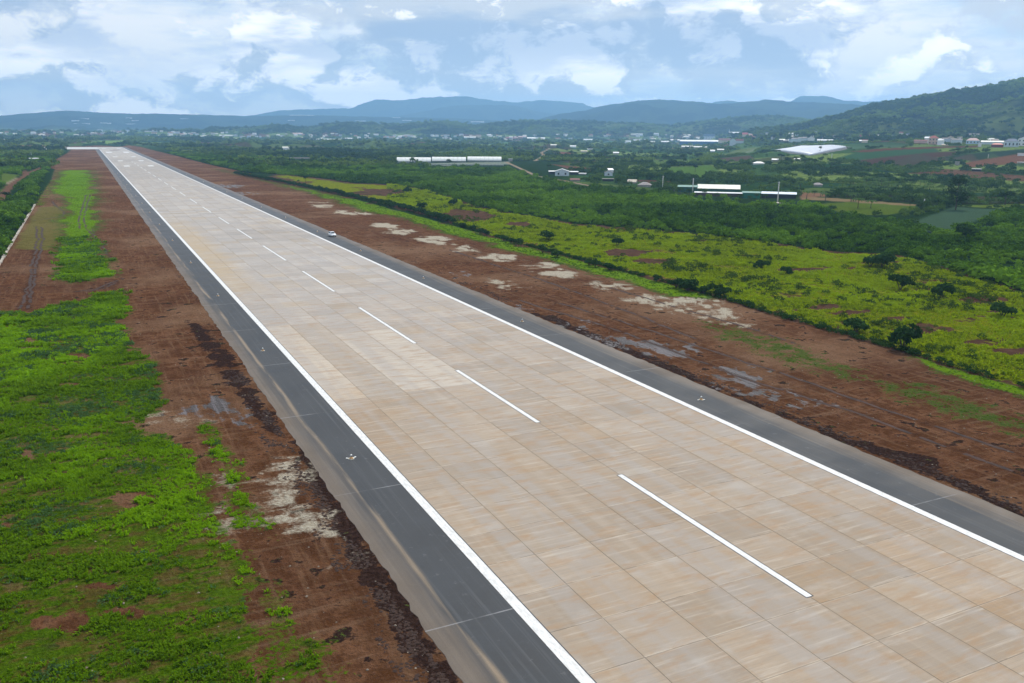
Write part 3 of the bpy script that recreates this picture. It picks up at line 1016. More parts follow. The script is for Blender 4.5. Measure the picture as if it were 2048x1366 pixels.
def sheet(name, x0, x1, y0, y1, z, m_, parent=runway):
    b = MB()
    n = max(1, int((y1 - y0) / 60))
    for k in range(n):
        a_, b_ = y0 + (y1 - y0) * k / n, y0 + (y1 - y0) * (k + 1) / n
        b.quad((x0, a_, z), (x1, a_, z), (x1, b_, z), (x0, b_, z))
    return b.build(name, m_, parent)


for s in (-1, 1):
    xa, xb = sorted((s * 21.6, s * 22.52))
    oa, ob_ = sorted((s * 21.50, s * 22.53))
    sheet('stripe_outline', oa, ob_, Y_START, 1925.0 if s > 0 else 1740.0, 0.004, black)
    tag(sheet('edge_stripe', xa, xb, Y_START, 1925.0 if s > 0 else 1740.0, 0.008, pm), 'continuous white edge line, %s side of the runway' % ('right' if s > 0 else 'left'))
dashes = [(45.3, 73.3), (92.5, 119.8), (139.1, 173.8), (194.2, 226.8), (248.0, 283.4), (304.0, 336.2), (356.0, 384.6)]
y = -9.0
while y > Y_START + 30:
    dashes.append((y - 2, y + 26))
    y -= 47
y = 409.0
while y < 1080:
    dashes.append((y, y + 32))
    y += 54.5
for a_, b_ in dashes:
    sheet('stripe_outline', -0.40, 0.40, a_ - .1, b_ + .1, 0.004, black)
    sheet('centre_stripe', -0.30, 0.30, a_, b_, 0.008, pm)
for yy in (958.0, 1115.0, 1279.0):
    for s in (-1, 1):
        sheet('touchdown_mark', s * 11.2 - 2.6, s * 11.2 + 2.6, yy - 11, yy + 11, 0.008, pm)
for s in (-1, 1):
    sheet('aiming_mark', s * 12.6 - 4.2, s * 12.6 + 4.2, 1500, 1556, 0.008, pm)
    sheet('touchdown_mark', s * 13.0 - 3.5, s * 13.0 + 3.5, 1810, 1838, 0.008, pm)
for k in range(12):
    xx = -20.5 + k * 3.6
    sheet('threshold_bar', xx, xx + 1.8, 1905, 1935, 0.008, pm)

# asphalt shoulders
am = bpy.data.materials.new('shoulder_asphalt')
am.use_nodes = True
t = NT(am.node_tree)
bs = t.n['Principled BSDF']
pos = t.n.new('ShaderNodeNewGeometry').outputs['Position']
px_, py_, pz_ = t.sep(pos)
ax = t.math('ABSOLUTE', px_)
n_l = t.noise(t.vmath('MULTIPLY', pos, (2.2, 0.03, 1)), 1.0, 5.0, 0.65)
n_l2 = t.noise(t.vmath('MULTIPLY', pos, (0.8, 0.05, 1)), 1.0, 4.0, 0.6)
n_b = t.noise(pos, 0.12, 6.0, 0.62)
n_m = t.noise(pos, 0.9, 5.0, 0.65)
n_g = t.noise(pos, 18.0, 3.0, 0.7)
c = t.mix(t.step(n_b, 0.35, 0.65), rgb(.026, .029, .033), rgb(.056, .060, .065))
c = t.mix(t.step(n_l, 0.5, 0.75, 0, 0.6), c, rgb(.085, .09, .096))
c = t.mix(t.step(n_m, 0.60, 0.78, 0, 0.3), c, rgb(.26, .26, .27))
dust = t.step(t.math('ADD', ax, t.math('MULTIPLY', n_l2, 3.2)), 28.2, 31.0)
c = t.mix(t.math('MULTIPLY', dust, 0.85), c, t.mix(n_l, rgb(.095, .072, .052), rgb(.19, .15, .115)))
streak = t.step(t.math('ABSOLUTE', t.math('SUBTRACT', t.math('ADD', ax, t.math('MULTIPLY', t.noise(t.vmath('MULTIPLY', pos, (0, 0.02, 0)), 1.0, 3.0, 0.5), 2.0)), 28.3)), 0.0, 0.45, 0.75, 0.0)
lefty = t.step(px_, -1.0, 1.0, 1.0, 0.25)
c = t.mix(t.math('MULTIPLY', t.math('MULTIPLY', streak, t.step(n_l2, 0.35, 0.6)), lefty), c, rgb(.28, .21, .14))
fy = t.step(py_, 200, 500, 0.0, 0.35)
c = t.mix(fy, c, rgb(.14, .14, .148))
# cold joints across the shoulder every 27 m
lj = t.math('ABSOLUTE', t.math('SUBTRACT', t.math('FRACT', t.math('ADD', t.math('DIVIDE', py_, 27.0), 0.5)), 0.5))
c = t.mix(t.math('MULTIPLY', t.step(lj, 0.001, 0.004, 0.6, 0.0), t.step(n_b, 0.4, 0.6)), c, rgb(.33, .33, .34))
c = t.mix(t.step(n_g, 0.3, 0.7, 0.25, 0), c, rgb(.03, .03, .035))
t.put(bs, 'Base Color', c)
t.put(bs, 'Roughness', t.step(n_b, 0.35, 0.7, 0.6, 0.9))
bs.inputs['Specular IOR Level'].default_value = 0.22
for s in (-1, 1):
    b = MB()
    y_ = Y_START
    outer = 29.7 if s < 0 else 30.3
    R1, R2 = [], []
    yy = Y_START
    k = 0
    while yy < (1745 if s < 0 else 1965):
        ox = outer + (random.random() - .5) * 0.34 + .35 * (fbm(yy / 11.0, 3.0 + s, 3) - .5)
        R1.append((s * 22.56, yy))
        R2.append((s * ox, yy))
        yy += 1.1 if 20 < yy < 330 else 12
        k += 1
    for k in range(len(R1) - 1):
        p0, p1, p2, p3 = R1[k], R1[k + 1], R2[k + 1], R2[k]
        z0, z1 = -0.006, -0.03
        q = [(p0[0], p0[1], z0), (p3[0], p3[1], z1), (p2[0], p2[1], z1), (p1[0], p1[1], z0)]
        if s < 0:
            q = q[::-1]
        b.quad(*q)
        q = [(p3[0], p3[1], z1), (p3[0] + s * .25, p3[1], -.3), (p2[0] + s * .25, p2[1], -.3), (p2[0], p2[1], z1)]
        if s < 0:
            q = q[::-1]
        b.quad(*q)
    tag(b.build('runway_shoulder', am), 'dark asphalt shoulder along the %s edge of the runway' % ('left' if s < 0 else 'right'), kind='structure')
# turn-off at the far end
tb = MB()
tb.box(-118, -22.6, 1752, 1950, -0.3, -0.004)
tw = tb.build('taxiway', mat('taxiway_concrete', (.46, .46, .45), 0.85, 0.15, 0.02))
tag(tw, 'pale concrete taxiway leaving the far end of the runway', kind='structure')

# ------------------------------------------------------------------ scattering of uncountable plants
def leaf_clump(n, rx, rz, size, seed, up=0.35, lobes=1, z0=0.0, flat=False):
    """leaf-sized faces spread through one or several lobes"""
    r_ = np.random.default_rng(seed)
    b = MB()
    cs = [(0, 0, rz, 1.0)] if lobes == 1 else [(rx * .55 * math.cos(k * 2.4 + seed), rx * .55 * math.sin(k * 2.4 + seed), rz * (.7 + .65 * r_.random()), .5 + .25 * r_.random()) for k in range(lobes)]
    for k in range(n):
        cx, cy, cz, cr = cs[k % len(cs)]
        v = r_.normal(size=3)
        v /= np.linalg.norm(v)
        if v[2] < -0.3:
            v[2] *= -0.5
        rad = cr * (0.72 + 0.36 * r_.random())
        p = np.array([cx + v[0] * rx * rad, cy + v[1] * rx * rad, cz + v[2] * rz * rad + z0])
        nrm = v * 0.6 + r_.normal(size=3) * 0.5 + np.array([0, 0, up])
        nrm /= np.linalg.norm(nrm)
        a = np.cross(nrm, r_.normal(size=3))
        a /= np.linalg.norm(a)
        c_ = np.cross(nrm, a)
        s1, s2 = size * (.6 + .8 * r_.random()), size * (.4 + .5 * r_.random())
        b.quad(p - a * s1, p - c_ * s2, p + a * s1, p + c_ * s2)
    return b


def tuft(seed, n=12, h=0.3, spread=0.25, wd=0.035):
    r_ = np.random.default_rng(seed)
    b = MB()
    for k in range(n):
        a = r_.random() * 6.28
        base = r_.normal(size=2) * spread * .5
        lean = (.3 + .8 * r_.random())
        hh = h * (.5 + .8 * r_.random())
        t_ = np.array([math.cos(a), math.sin(a)])
        q = np.array([-t_[1], t_[0]]) * wd * (1 + r_.random())
        mid = base + t_ * hh * lean * .4
        tip = base + t_ * hh * lean
        b.quad((base[0] - q[0], base[1] - q[1], 0), (base[0] + q[0], base[1] + q[1], 0), (mid[0] + q[0], mid[1] + q[1], hh * .7), (mid[0] - q[0], mid[1] - q[1], hh * .7))
        b.tri((mid[0] - q[0], mid[1] - q[1], hh * .7), (mid[0] + q[0], mid[1] + q[1], hh * .7), (tip[0], tip[1], hh * .9))
    return b


def scatter(name, label, P, scl, variants, material, flat=1.0, grp=None):
    """one stuff object: points carrying instanced plants"""
    coll = bpy.data.collections.new(name + '_sources')
    for k, b in enumerate(variants):
        ob = bpy.data.objects.new(name + '_source', b.mesh(name, material))
        coll.objects.link(ob)
    me = bpy.data.meshes.new(name)
    me.vertices.add(len(P))
    me.vertices.foreach_set('co', np.asarray(P, float).ravel())
    n = len(P)
    r_ = np.random.default_rng(n)
    a = me.attributes.new('scl', 'FLOAT_VECTOR', 'POINT')
    sv = np.stack([scl * (.85 + .3 * r_.random(n)), scl * (.85 + .3 * r_.random(n)), scl * flat * (.75 + .5 * r_.random(n))], 1)
    a.data.foreach_set('vector', sv.ravel())
    a = me.attributes.new('rot', 'FLOAT_VECTOR', 'POINT')
    a.data.foreach_set('vector', np.stack([r_.normal(size=n) * .08, r_.normal(size=n) * .08, r_.random(n) * 6.283], 1).ravel())
    me.materials.append(material)
    ob = link(bpy.data.objects.new(name, me))
    tag(ob, label, kind='stuff')
    ng = bpy.data.node_groups.new(name + '_nodes', 'GeometryNodeTree')
    ng.interface.new_socket('Geometry', in_out='INPUT', socket_type='NodeSocketGeometry')
    ng.interface.new_socket('Geometry', in_out='OUTPUT', socket_type='NodeSocketGeometry')
    gi, go = ng.nodes.new('NodeGroupInput'), ng.nodes.new('NodeGroupOutput')
    ip = ng.nodes.new('GeometryNodeInstanceOnPoints')
    ci = ng.nodes.new('GeometryNodeCollectionInfo')
    ci.inputs['Collection'].default_value = coll
    ci.inputs['Separate Children'].default_value = True
    ci.inputs['Reset Children'].default_value = True
    ip.inputs['Pick Instance'].default_value = True
    at = {}
    for nm in ('scl', 'rot'):
        na = ng.nodes.new('GeometryNodeInputNamedAttribute')
        na.data_type = 'FLOAT_VECTOR'
        na.inputs['Name'].default_value = nm
        at[nm] = na.outputs['Attribute']
    ng.links.new(gi.outputs[0], ip.inputs['Points'])
    ng.links.new(ci.outputs[0], ip.inputs['Instance'])
    ng.links.new(at['scl'], ip.inputs['Scale'])
    ng.links.new(at['rot'], ip.inputs['Rotation'])
    ng.links.new(ip.outputs[0], go.inputs[0])
    md = ob.modifiers.new('scatter', 'NODES')
    md.node_group = ng
    return ob


def polar_points(n, d0, d1, a0=-11.0, a1=63.0, power=1.0):
    """random points in the fan of land; power 1: even density on the ground"""
    u = rng.random(n)
    if power == 1.0:
        dd = np.sqrt(d0 ** 2 + u * (d1 ** 2 - d0 ** 2))
    else:
        dd = d0 * (d1 / d0) ** u
    a = np.radians(a0 + (a1 - a0) * rng.random(n))
    return CAM[0] + dd * np.sin(a), CAM[1] + dd * np.cos(a)


def in_view(x, y, z, m_=260):
    dx_, dy_, dz_ = x - CAM[0], y - CAM[1], z - CAM[2]
    w_ = dx_ * FW[0] + dy_ * FW[1] + dz_ * FW[2]
    u = F_PX * (dx_ * RT[0] + dy_ * RT[1] + dz_ * RT[2]) / w_
    v = F_PX * (dx_ * UP[0] + dy_ * UP[1] + dz_ * UP[2]) / w_
    return (w_ > 0) & (np.abs(u) < 1024 + m_) & (np.abs(v) < 683 + m_)


def ribbon_mask(x, y, grow):
    m_ = np.zeros(len(x), bool)
    for tr_ in TRACKS[:7]:
        W_ = [tuple(G(*p_)[:2]) for p_ in tr_]
        m_ |= lmask(W_, grow, x, y, .1) > .5
    return m_


tkb = MB()
for tr_ in TRACKS:
    W_ = [np.array(G(*p_)[:2]) for p_ in tr_]
    pts = []
    for a_, b_ in zip(W_[:-1], W_[1:]):
        n_ = max(2, int(np.linalg.norm(b_ - a_) / 1.2))
        pts += [a_ + (b_ - a_) * q_ / n_ for q_ in range(n_)]
    pts = [p_ + (fbm(p_[0] / 5, p_[1] / 5, 3) - .5) * 1.4 for p_ in pts]
    for p_, q_ in zip(pts[:-1], pts[1:]):
        dv_ = (q_ - p_) / (np.linalg.norm(q_ - p_) + 1e-6)
        nn_ = np.array([-dv_[1], dv_[0]])
        if fbm(p_[0] / 3, p_[1] / 3, 3) < .36:
            continue
        w1, w2 = .22 + .2 * random.random(), .22 + .2 * random.random()
        z_ = -.045
        tkb.quad((*(p_ - nn_ * w1), z_), (*(p_ + nn_ * w1), z_), (*(q_ + nn_ * w2), z_), (*(q_ - nn_ * w2), z_))
tag(tkb.build('wheel_tracks', mat('pressed_soil', (.042, .020, .014), .95, .5, .6)), 'dark wheel tracks pressed into the soil beside the runway', kind='structure')
GRASS = leaf_mat('lawn_grass', (.050, .105, .006), (.17, .29, .010), (.20, .35, .008), 0.5, 0.04)
GRASS_DULL = leaf_mat('verge_weeds', (.045, .09, .010), (.10, .18, .016), None, 0.45)
MEADOW = leaf_mat('meadow_grass', (.080, .13, .004), (.34, .41, .008), (.24, .32, .006), 0.4, 0.03)
SCRUB = leaf_mat('scrub_leaves', (.007, .027, .005), (.085, .175, .015), (.13, .24, .016), 0.22, 0.012)  # wide dark-to-bright leaf range paints in the highlights on the leaves
BUSH = leaf_mat('bush_leaves', (.014, .040, .014), (.045, .09, .022), None, 0.25)
TREE_D = leaf_mat('tree_leaves_dark', (.010, .026, .012), (.032, .062, .020), None, 0.2)
TREE_M = leaf_mat('tree_leaves_green', (.020, .050, .014), (.060, .11, .024), None, 0.3)
TREE_L = leaf_mat('banana_leaves', (.05, .10, .03), (.13, .20, .07), None, 0.4)
WOODM = leaf_mat('far_wood', (.012, .034, .012), (.055, .10, .024), (.15, .22, .04), 0.25, 0.005)
BARK = mat('bark', (.085, .065, .05), 0.9, 0.4, 3.0)


def strip_ok(x, y):
    return (np.abs(x) > 31.5) | (y > 1960)


# lawn left of the runway
x, y = polar_points(330000, 44, 330, -11, 26)
keep = (x < -30.2) & in_view(x, y, 0 * x)
x, y = x[keep], y[keep]
R_ = region_masks(x, y)
_, dd = az_dist(x, y)
ragg = fbm(x / 1.6, y / 1.6, 4)
p = sstep(0.40, 0.60, R_['lawn'] + (ragg - 0.5) * 0.9)
dens = np.minimum(1.0, (95.0 / dd) ** 1.2)
bare_ = 0.13 * (1 - sstep(60, 125, y))
thin = 0.05 + 0.95 * sstep(0.29 + bare_, 0.41 + bare_, fbm(x / 5, y / 3, 5))
k = rng.random(len(x)) < p * dens * thin
P = np.stack([x[k], y[k], np.full(k.sum(), -0.07)], 1)
sc_ = (0.45 + 1.5 * fbm(P[:, 0] / 3, P[:, 1] / 3, 4) ** 2) * np.clip(dd[k] / 95, 1, 2.0)
wd_ = (fbm(P[:, 0] / 6 + 50, P[:, 1] / 4, 4) + .25 * rng.random(len(P)) - .10 * sstep(150, 60, P[:, 1])) > .72
scatter('lawn_grass', 'bright green rough grass spreading over red soil left of the runway', P[~wd_], sc_[~wd_], [tuft(k_) for k_ in range(5)], GRASS)
scatter('lawn_weeds', 'bluish leafy weeds growing in patches through the left lawn', P[wd_][::2], sc_[wd_][::2] * 1.1, [leaf_clump(16, .30, .13, .085, 400 + k_) for k_ in range(4)], leaf_mat('lawn_weed_leaves', (.03, .075, .025), (.11, .20, .07), None, .3))
print('lawn', len(P))
# far lawn strip
x, y = polar_points(60000, 230, 760, -11, 26)
keep = (x < -30.2) & (x > -75)
x, y = x[keep], y[keep]
R_ = region_masks(x, y)
k = (rng.random(len(x)) < sstep(0.45, 0.6, R_['lawn'] + (fbm(x / 3, y / 3, 3) - .5) * .6)) & ~ribbon_mask(x, y, 1.2)
P = np.stack([x[k], y[k], np.full(k.sum(), -0.07)], 1)
print('lawn2', len(P))
scatter('lawn_grass', 'yellow green grass patch between brown soil strips far left', P, np.full(len(P), 1.25), [tuft(k_, 8) for k_ in range(3)], GRASS, flat=.5)
# verge right
x, y = polar_points(420000, 75, 700, 12, 67)
keep = (x > 31) & (x < 130) & in_view(x, y, 0 * x)
x, y = x[keep], y[keep]
R_ = region_masks(x, y)
_, dd = az_dist(x, y)
p = sstep(0.42, 0.60, R_['verge'] + (fbm(x / 1.8, y / 1.8, 4) - 0.5) * 1.0) * (R_['strip'] > .5)
k = rng.random(len(x)) < p * np.minimum(1, (150 / dd)) * 0.6
P = np.stack([x[k], y[k], np.full(k.sum(), -0.07)], 1)
print('verge', len(P))
scatter('verge_weeds', 'low green weeds on the soil strip beside the hedge', P, np.clip(dd[k] / 190, .8, 1.3), [tuft(k_ + 9, 9, .16) for k_ in range(4)], GRASS_DULL)
# meadow
x, y = polar_points(520000, 110, 720, 18, 67)
keep = (x > 74) & in_view(x, y, 0 * x)
x, y = x[keep], y[keep]
R_ = region_masks(x, y)
_, dd = az_dist(x, y)
mm = R_['meadow'] + (fbm(x / 7, y / 7, 4) - 0.5) * 0.9
k = rng.random(len(x)) < sstep(0.42, 0.6, mm) * np.minimum(1, (260 / dd) ** 1.3) * .75 * (R_['meadow'] > .05)
P = np.stack([x[k], y[k], height(x[k], y[k])], 1)
print('meadow', len(P))
scatter('meadow_grass', 'tall yellow green grass of the meadow behind the hedge', P, np.clip(dd[k] / 260, 1, 2) * (0.35 + 1.6 * fbm(x[k] / 5, y[k] / 5, 4) ** 2), [tuft(k_ + 30, 9, .75, .5, .07) for k_ in range(4)], MEADOW)

# small dark weeds in the meadow and along its edges
x, y = polar_points(60000, 110, 600, 18, 67)
R_ = region_masks(x, y)
k = (R_['meadow'] > .1) & (rng.random(len(x)) < 0.03 + .6 * sstep(.47, .6, fbm(x / 14, y / 14, 4)))
x, y = x[k], y[k]
print('mweeds', len(x))
scatter('meadow_shrubs', 'small olive shrubs dotted through the meadow', np.stack([x, y, height(x, y) - .1], 1), (.3 + .8 * rng.random(len(x)) ** 3), [leaf_clump(60, 1.2, .8, .25, 70 + k_) for k_ in range(4)], leaf_mat('meadow_shrub_leaves', (.03, .055, .012), (.075, .12, .018), None, .35))
# growth added for the bank's dark shadow line, past the end of the hedge
bl = [G(*p_)[:2] for p_ in [(905, 448), (1050, 490), (1200, 530), (1430, 592), (1600, 644), (1800, 700), (2048, 775), (2150, 806)]]
bx, by = [], []
for p_, q_ in zip(bl[:-1], bl[1:]):
    n_ = int(np.linalg.norm(q_ - p_) * 5)
    u_ = rng.random(n_)
    bx.append(p_[0] + (q_[0] - p_[0]) * u_ + rng.normal(size=n_) * .55)
    by.append(p_[1] + (q_[1] - p_[1]) * u_)
bx, by = np.concatenate(bx), np.concatenate(by)
k = fbm(bx / 6, by / 6, 3) > .36
scatter('bank_shadow_growth', 'low growth added for the dark shadow line of the bank at the near edge of the meadow', np.stack([bx[k], by[k], np.full(k.sum(), -.1)], 1), .22 + .4 * rng.random(k.sum()) ** 2, [leaf_clump(60, 1.3, 1.0, .26, 80 + k_) for k_ in range(4)], BUSH)
# clods and stones on the churned bank
x = np.concatenate([-30.6 - 3.0 * rng.random(9000) ** 1.2, 31.2 + 2.4 * rng.random(5000) ** 1.3])
y = np.concatenate([45 + 90 * rng.random(9000) ** 1.3, 35 + 160 * rng.random(5000)])
k = fbm(x / 2, y / 3, 3) > .42
x, y = x[k], y[k]


def clod(seed):
    r_ = np.random.default_rng(seed)
    b = MB()
    rings_ = []
    for zz, rr in ((0, .8), (.35, 1.0), (.75, .6)):
        rings_.append([(math.cos(a) * rr * (.7 + .5 * r_.random()), math.sin(a) * rr * (.7 + .5 * r_.random()), zz) for a in [k_ * 6.283 / 6 for k_ in range(6)]])
    return b.loft(rings_)


scatter('soil_clods', 'broken clods of dark wet soil along the pavement edge', np.stack([x, y, np.full(len(x), -.08)], 1), .04 + .20 * rng.random(len(x)) ** 4, [clod(k_) for k_ in range(4)], mat('clod_soil', (.045, .023, .016), .95, .7, .5), flat=.6)
x = np.concatenate([-31 - 30 * rng.random(700) ** 1.6, 33 + 40 * rng.random(900)])
y = 45 + 190 * rng.random(1600) ** 1.5
scatter('pale_stones', 'pale stones scattered on the bare soil', np.stack([x, y, np.full(len(x), -.09)], 1), .04 + .09 * rng.random(len(x)) ** 2, [clod(k_ + 9) for k_ in range(3)], mat('stone', (.22, .18, .14), .9, .3, 3.0))

# ------------------------------------------------------------------ trees and bushes one can tell apart
def tree_mesh_pair(kind, seed):
    r_ = np.random.default_rng(seed)
    tb = MB()
    if kind == 'broad':
        hgt, cr = 9.0, 3.6
        cb = leaf_clump(420, cr, 2.9, .42, seed, lobes=6, z0=3.2)
        m_ = TREE_M if seed % 2 else TREE_D
    elif kind == 'tall':
        cb = leaf_clump(380, 2.6, 3.8, .40, seed, lobes=5, z0=3.6)
        m_ = TREE_D
    elif kind == 'conifer':
        cb = MB()
        for k_ in range(360):
            zz = 2.5 + 9.5 * r_.random() ** .9
            rr = (12.6 - zz) * .30 * (.5 + .6 * r_.random())
            a = r_.random() * 6.283
            p_ = np.array([rr * math.cos(a), rr * math.sin(a), zz])
            d_ = np.array([math.cos(a), math.sin(a), .2]) * .5
            q_ = np.array([-math.sin(a), math.cos(a), 0]) * .22
            cb.quad(p_ - d_, p_ - q_, p_ + d_, p_ + q_)
        m_ = TREE_D
    else:
        cb = leaf_clump(300, 3.0, 2.6, .45, seed, lobes=4, z0=2.6)
        m_ = TREE_M
    tb.tube([(0, 0, -.3), (.1, .05, 2.2), (-.05, .15, 4.4), (.1, .1, 6.4)], [.28, .22, .15, .07], 7)
    for k_ in range(5):
        a = k_ * 1.26 + seed
        zz = 2.2 + .7 * k_
        tb.tube([(0, 0, zz), (math.cos(a) * 1.0, math.sin(a) * 1.0, zz + .9), (math.cos(a) * 1.9, math.sin(a) * 1.9, zz + 1.6)], [.12, .08, .04], 5)
    return tb.mesh('trunk', BARK, True), cb.mesh('crown', m_)


TREES = {}
for ki, kind in enumerate(('broad', 'tall', 'conifer', 'round')):
    TREES[kind] = [tree_mesh_pair(kind, 200 + ki * 10 + s_) for s_ in range(3)]


def tree(name, P, h, kind, label, group=None, cat='tree'):
    tr, cr = random.choice(TREES[kind])
    e = empty(name, tuple(P), random.random() * 6.28)
    s_ = h / {'broad': 9.6, 'tall': 12.0, 'conifer': 12.3, 'round': 8.4}[kind]
    e.scale = (s_ * random.uniform(.85, 1.15), s_ * random.uniform(.85, 1.15), s_)
    link(bpy.data.objects.new('trunk', tr), e)
    link(bpy.data.objects.new('crown', cr), e)
    return tag(e, label, cat, group)


BUSHES = [leaf_clump(430, 1.2, 1.0, .22, 300 + k_, lobes=3).mesh('bush', BUSH) for k_ in range(5)]
BUSH_STEMS = []
for k_ in range(2):
    b = MB()
    for q in range(5):
        a = q * 1.3 + k_
        b.tube([(0, 0, -.1), (.25 * math.cos(a), .25 * math.sin(a), .6), (.6 * math.cos(a), .6 * math.sin(a), 1.2)], [.05, .04, .02], 5)
    BUSH_STEMS.append(b.mesh('stem', BARK))


def bush(P, s_, label, group=None, name='bush'):
    e = empty(name, (P[0], P[1], P[2] - .1), random.random() * 6.28)
    e.scale = (s_ * random.uniform(.85, 1.2), s_ * random.uniform(.85, 1.2), s_ * random.uniform(.85, 1.15))
    link(bpy.data.objects.new('foliage', random.choice(BUSHES)), e)
    link(bpy.data.objects.new('stem', random.choice(BUSH_STEMS)), e)
    return tag(e, label, 'bush', group)


# hedge on the boundary
hp = [(470, 347), (500, 354), (560, 365), (640, 381), (700, 394), (800, 416), (850, 431), (905, 447)]
W = [G(*p_)[:2] for p_ in hp]
dist_ = np.concatenate([[0], np.cumsum([np.linalg.norm(W[i + 1] - W[i]) for i in range(len(W) - 1)])])
s_ = 0.0
while s_ < dist_[-1]:
    hx = np.interp(s_, dist_, [q[0] for q in W]) + random.uniform(-.6, .6)
    hy = np.interp(s_, dist_, [q[1] for q in W])
    bush((hx, hy, -.06), random.uniform(1.0, 1.6), 'one of the dark bushes lined up as a hedge along the grass verge', 'hedge bushes along the boundary', 'hedge_bush')
    s_ += random.uniform(2.6, 4.6)
for px, py, sc1 in [(925, 455, 1.2), (945, 461, 1.1), (960, 468, 1.3), (973, 470, 1.1), (1008, 482, 1.2), (1022, 487, 1.1), (1036, 487, 1.2), (1085, 506, 1.3), (1114, 514, 1.35), (1178, 530, 1.2), (1190, 534, 1.2), (1218, 540, 1.3), (1313, 563, 1.0), (1352, 575, 1.4), (1375, 581, 1.5), (1408, 587, 1.3), (1432, 592, 1.4), (1448, 592, 1.2)]:
    P = G(px, py)
    bush((P[0], P[1], -.06), sc1, 'dark round bush standing in the gappy end of the boundary hedge', 'bushes in the gappy end of the hedge')
singles = [(1235, 492, 1.7, 'round dark bush alone on the yellow meadow near its left half'), (1096, 482, 1.9, 'wide dark bush on the meadow just beyond the hedge'),
           (1523, 540, 1.5, 'small dark bush in the middle of the yellow meadow'), (1573, 552, 1.3, 'loose green shrub right of the small dark meadow bush'),
           (1805, 698, 2.2, 'large fresh green bush at the near edge of the meadow'), (1712, 665, 1.6, 'green bush at the meadow edge left of the large one'),
           (2005, 636, 2.0, 'olive round bush near the right edge of the meadow'), (1765, 536, 2.6, 'broad dark thicket at the upper edge of the meadow'),
           (1740, 535, 2.0, 'left part of the broad thicket at the upper meadow edge'), (1800, 580, 2.0, 'olive thicket bush in the upper right meadow'), (1882, 600, 2.0, 'olive shrub right of the thicket on the meadow'),
           (1545, 442, 2.2, 'round dark bush rising from the scrub above the meadow'), (760, 414, 1.4, 'dark bush beside the brown patch beyond the hedge'), (779, 416, 1.7, 'darker of the two bushes beside the brown patch'), (815, 386, 2.2, 'rounded bush beyond the brown patch of the meadow'),
           (845, 420, 1.8, 'olive bush between meadow and scrub'), (905, 412, 2.0, 'dark bush at the top left of the meadow'), (1935, 482, 3.0, 'very dark broad bush in the scrub at the right')]
for px, py, sc1, lb in singles:
    P = G(px, py)
    bush((P[0], P[1], -.06), sc1, lb)

# single trees
def at_tree(px, py, hpx, kind, label, group=None, cat='tree', name='tree'):
    P = hit(px, py)
    return tree(name, (P[0], P[1], P[2] - .1), hpx * scale_at(P), kind, label, group, cat)


# tall airy tree in front of the field, built with limbs of its own
P = hit(1911, 420)
e = empty('tall_tree', tuple(P))
tag(e, 'tall sparse tree with a bare trunk at the corner of the bluish green field', 'tree')
s_ = scale_at(P)
b = MB()
b.tube([(0, 0, -.3), (.1, 0, 3), (.2, .1, 7), (.0, .1, 11), (.3, 0, 16)], [.35, .3, .22, .15, .05], 8)
limbs = []
r_ = np.random.default_rng(5)
for k_ in range(22):
    a = r_.random() * 6.28
    zz = 4 + 10.5 * r_.random()
    L = 1.5 + 3.2 * (1 - abs(zz - 8) / 9)
    tip = np.array([math.cos(a) * L, math.sin(a) * L, zz + 1.6])
    b.tube([(.1, .05, zz), tuple(tip * [.5, .5, 1] + [0, 0, -.9]), tuple(tip)], [.09, .06, .02], 5)
    limbs.append(tip)
b.build('trunk', BARK, e, True)
cb = MB()
for tip in limbs:
    for q in range(110):
        p_ = tip * [.85, .85, 1] + r_.normal(size=3) * [1.0, 1.0, .7]
        a_ = r_.normal(size=3)
        a_ /= np.linalg.norm(a_)
        c_ = np.cross(a_, r_.normal(size=3))
        c_ /= np.linalg.norm(c_)
        cb.quad(p_ - a_ * .34, p_ - c_ * .2, p_ + a_ * .34, p_ + c_ * .2)
cb.build('crown', TREE_D, e)
at_tree(1934, 408, 26, 'broad', 'dark wide tree crown right behind the tall sparse tree')
at_tree(2010, 410, 34, 'broad', 'rounded dark tree near the right edge above the field')
at_tree(2046, 405, 22, 'round', 'tree cut by the right edge of the view above the field')
at_tree(1820, 414, 14, 'tall', 'small pale tree by the end of the field track')
at_tree(611, 366, 17, 'tall', 'dark upright tree just beyond the hedge in the grass')
at_tree(597, 367, 9, 'round', 'small bush tree left of the dark upright tree')
at_tree(588, 368, 8, 'round', 'smallest tree of the three beyond the hedge')
at_tree(847, 335, 12, 'round', 'dark tree standing before the white greenhouses')
at_tree(823, 330, 8, 'round', 'low tree before the leftmost white greenhouse')
at_tree(1546, 450, 13, 'round', 'dark rounded tree in the scrub below the green shed')
for px, py in [(1408, 392), (1433, 397), (1462, 400), (1480, 404), (1500, 402), (1512, 400), (1530, 400), (1378, 392), (1360, 390)]:
    at_tree(px, py, random.uniform(11, 18), 'round', 'bushy dark tree in front of the green sheds', 'bushy trees before the green sheds')
at_tree(1603, 388, 15, 'round', 'bright leafy clump right of the grey roofed shed')
at_tree(1628, 392, 14, 'round', 'leafy clump beside the red dirt yard')
at_tree(1240, 368, 14, 'broad', 'dense dark tree between the farm houses')
at_tree(1098, 340, 14, 'round', 'tree left of the white gabled farmhouse')
at_tree(1160, 340, 12, 'round', 'brown green tree behind the white gabled farmhouse')
at_tree(1390, 345, 20, 'tall', 'dark tree above the near concrete pole')
at_tree(1640, 305, 15, 'tall', 'slim dark tree before the white plastic tunnels')
at_tree(1806, 300, 9, 'round', 'lone dark tree in the green field below the village')
at_tree(61, 399, 16, 'broad', 'dark tree at the corner of the left thicket')
at_tree(14, 400, 20, 'broad', 'very dark tree at the left edge of the thicket')
at_tree(48, 400, 12, 'round', 'dark round tree beside the wall end at the left')


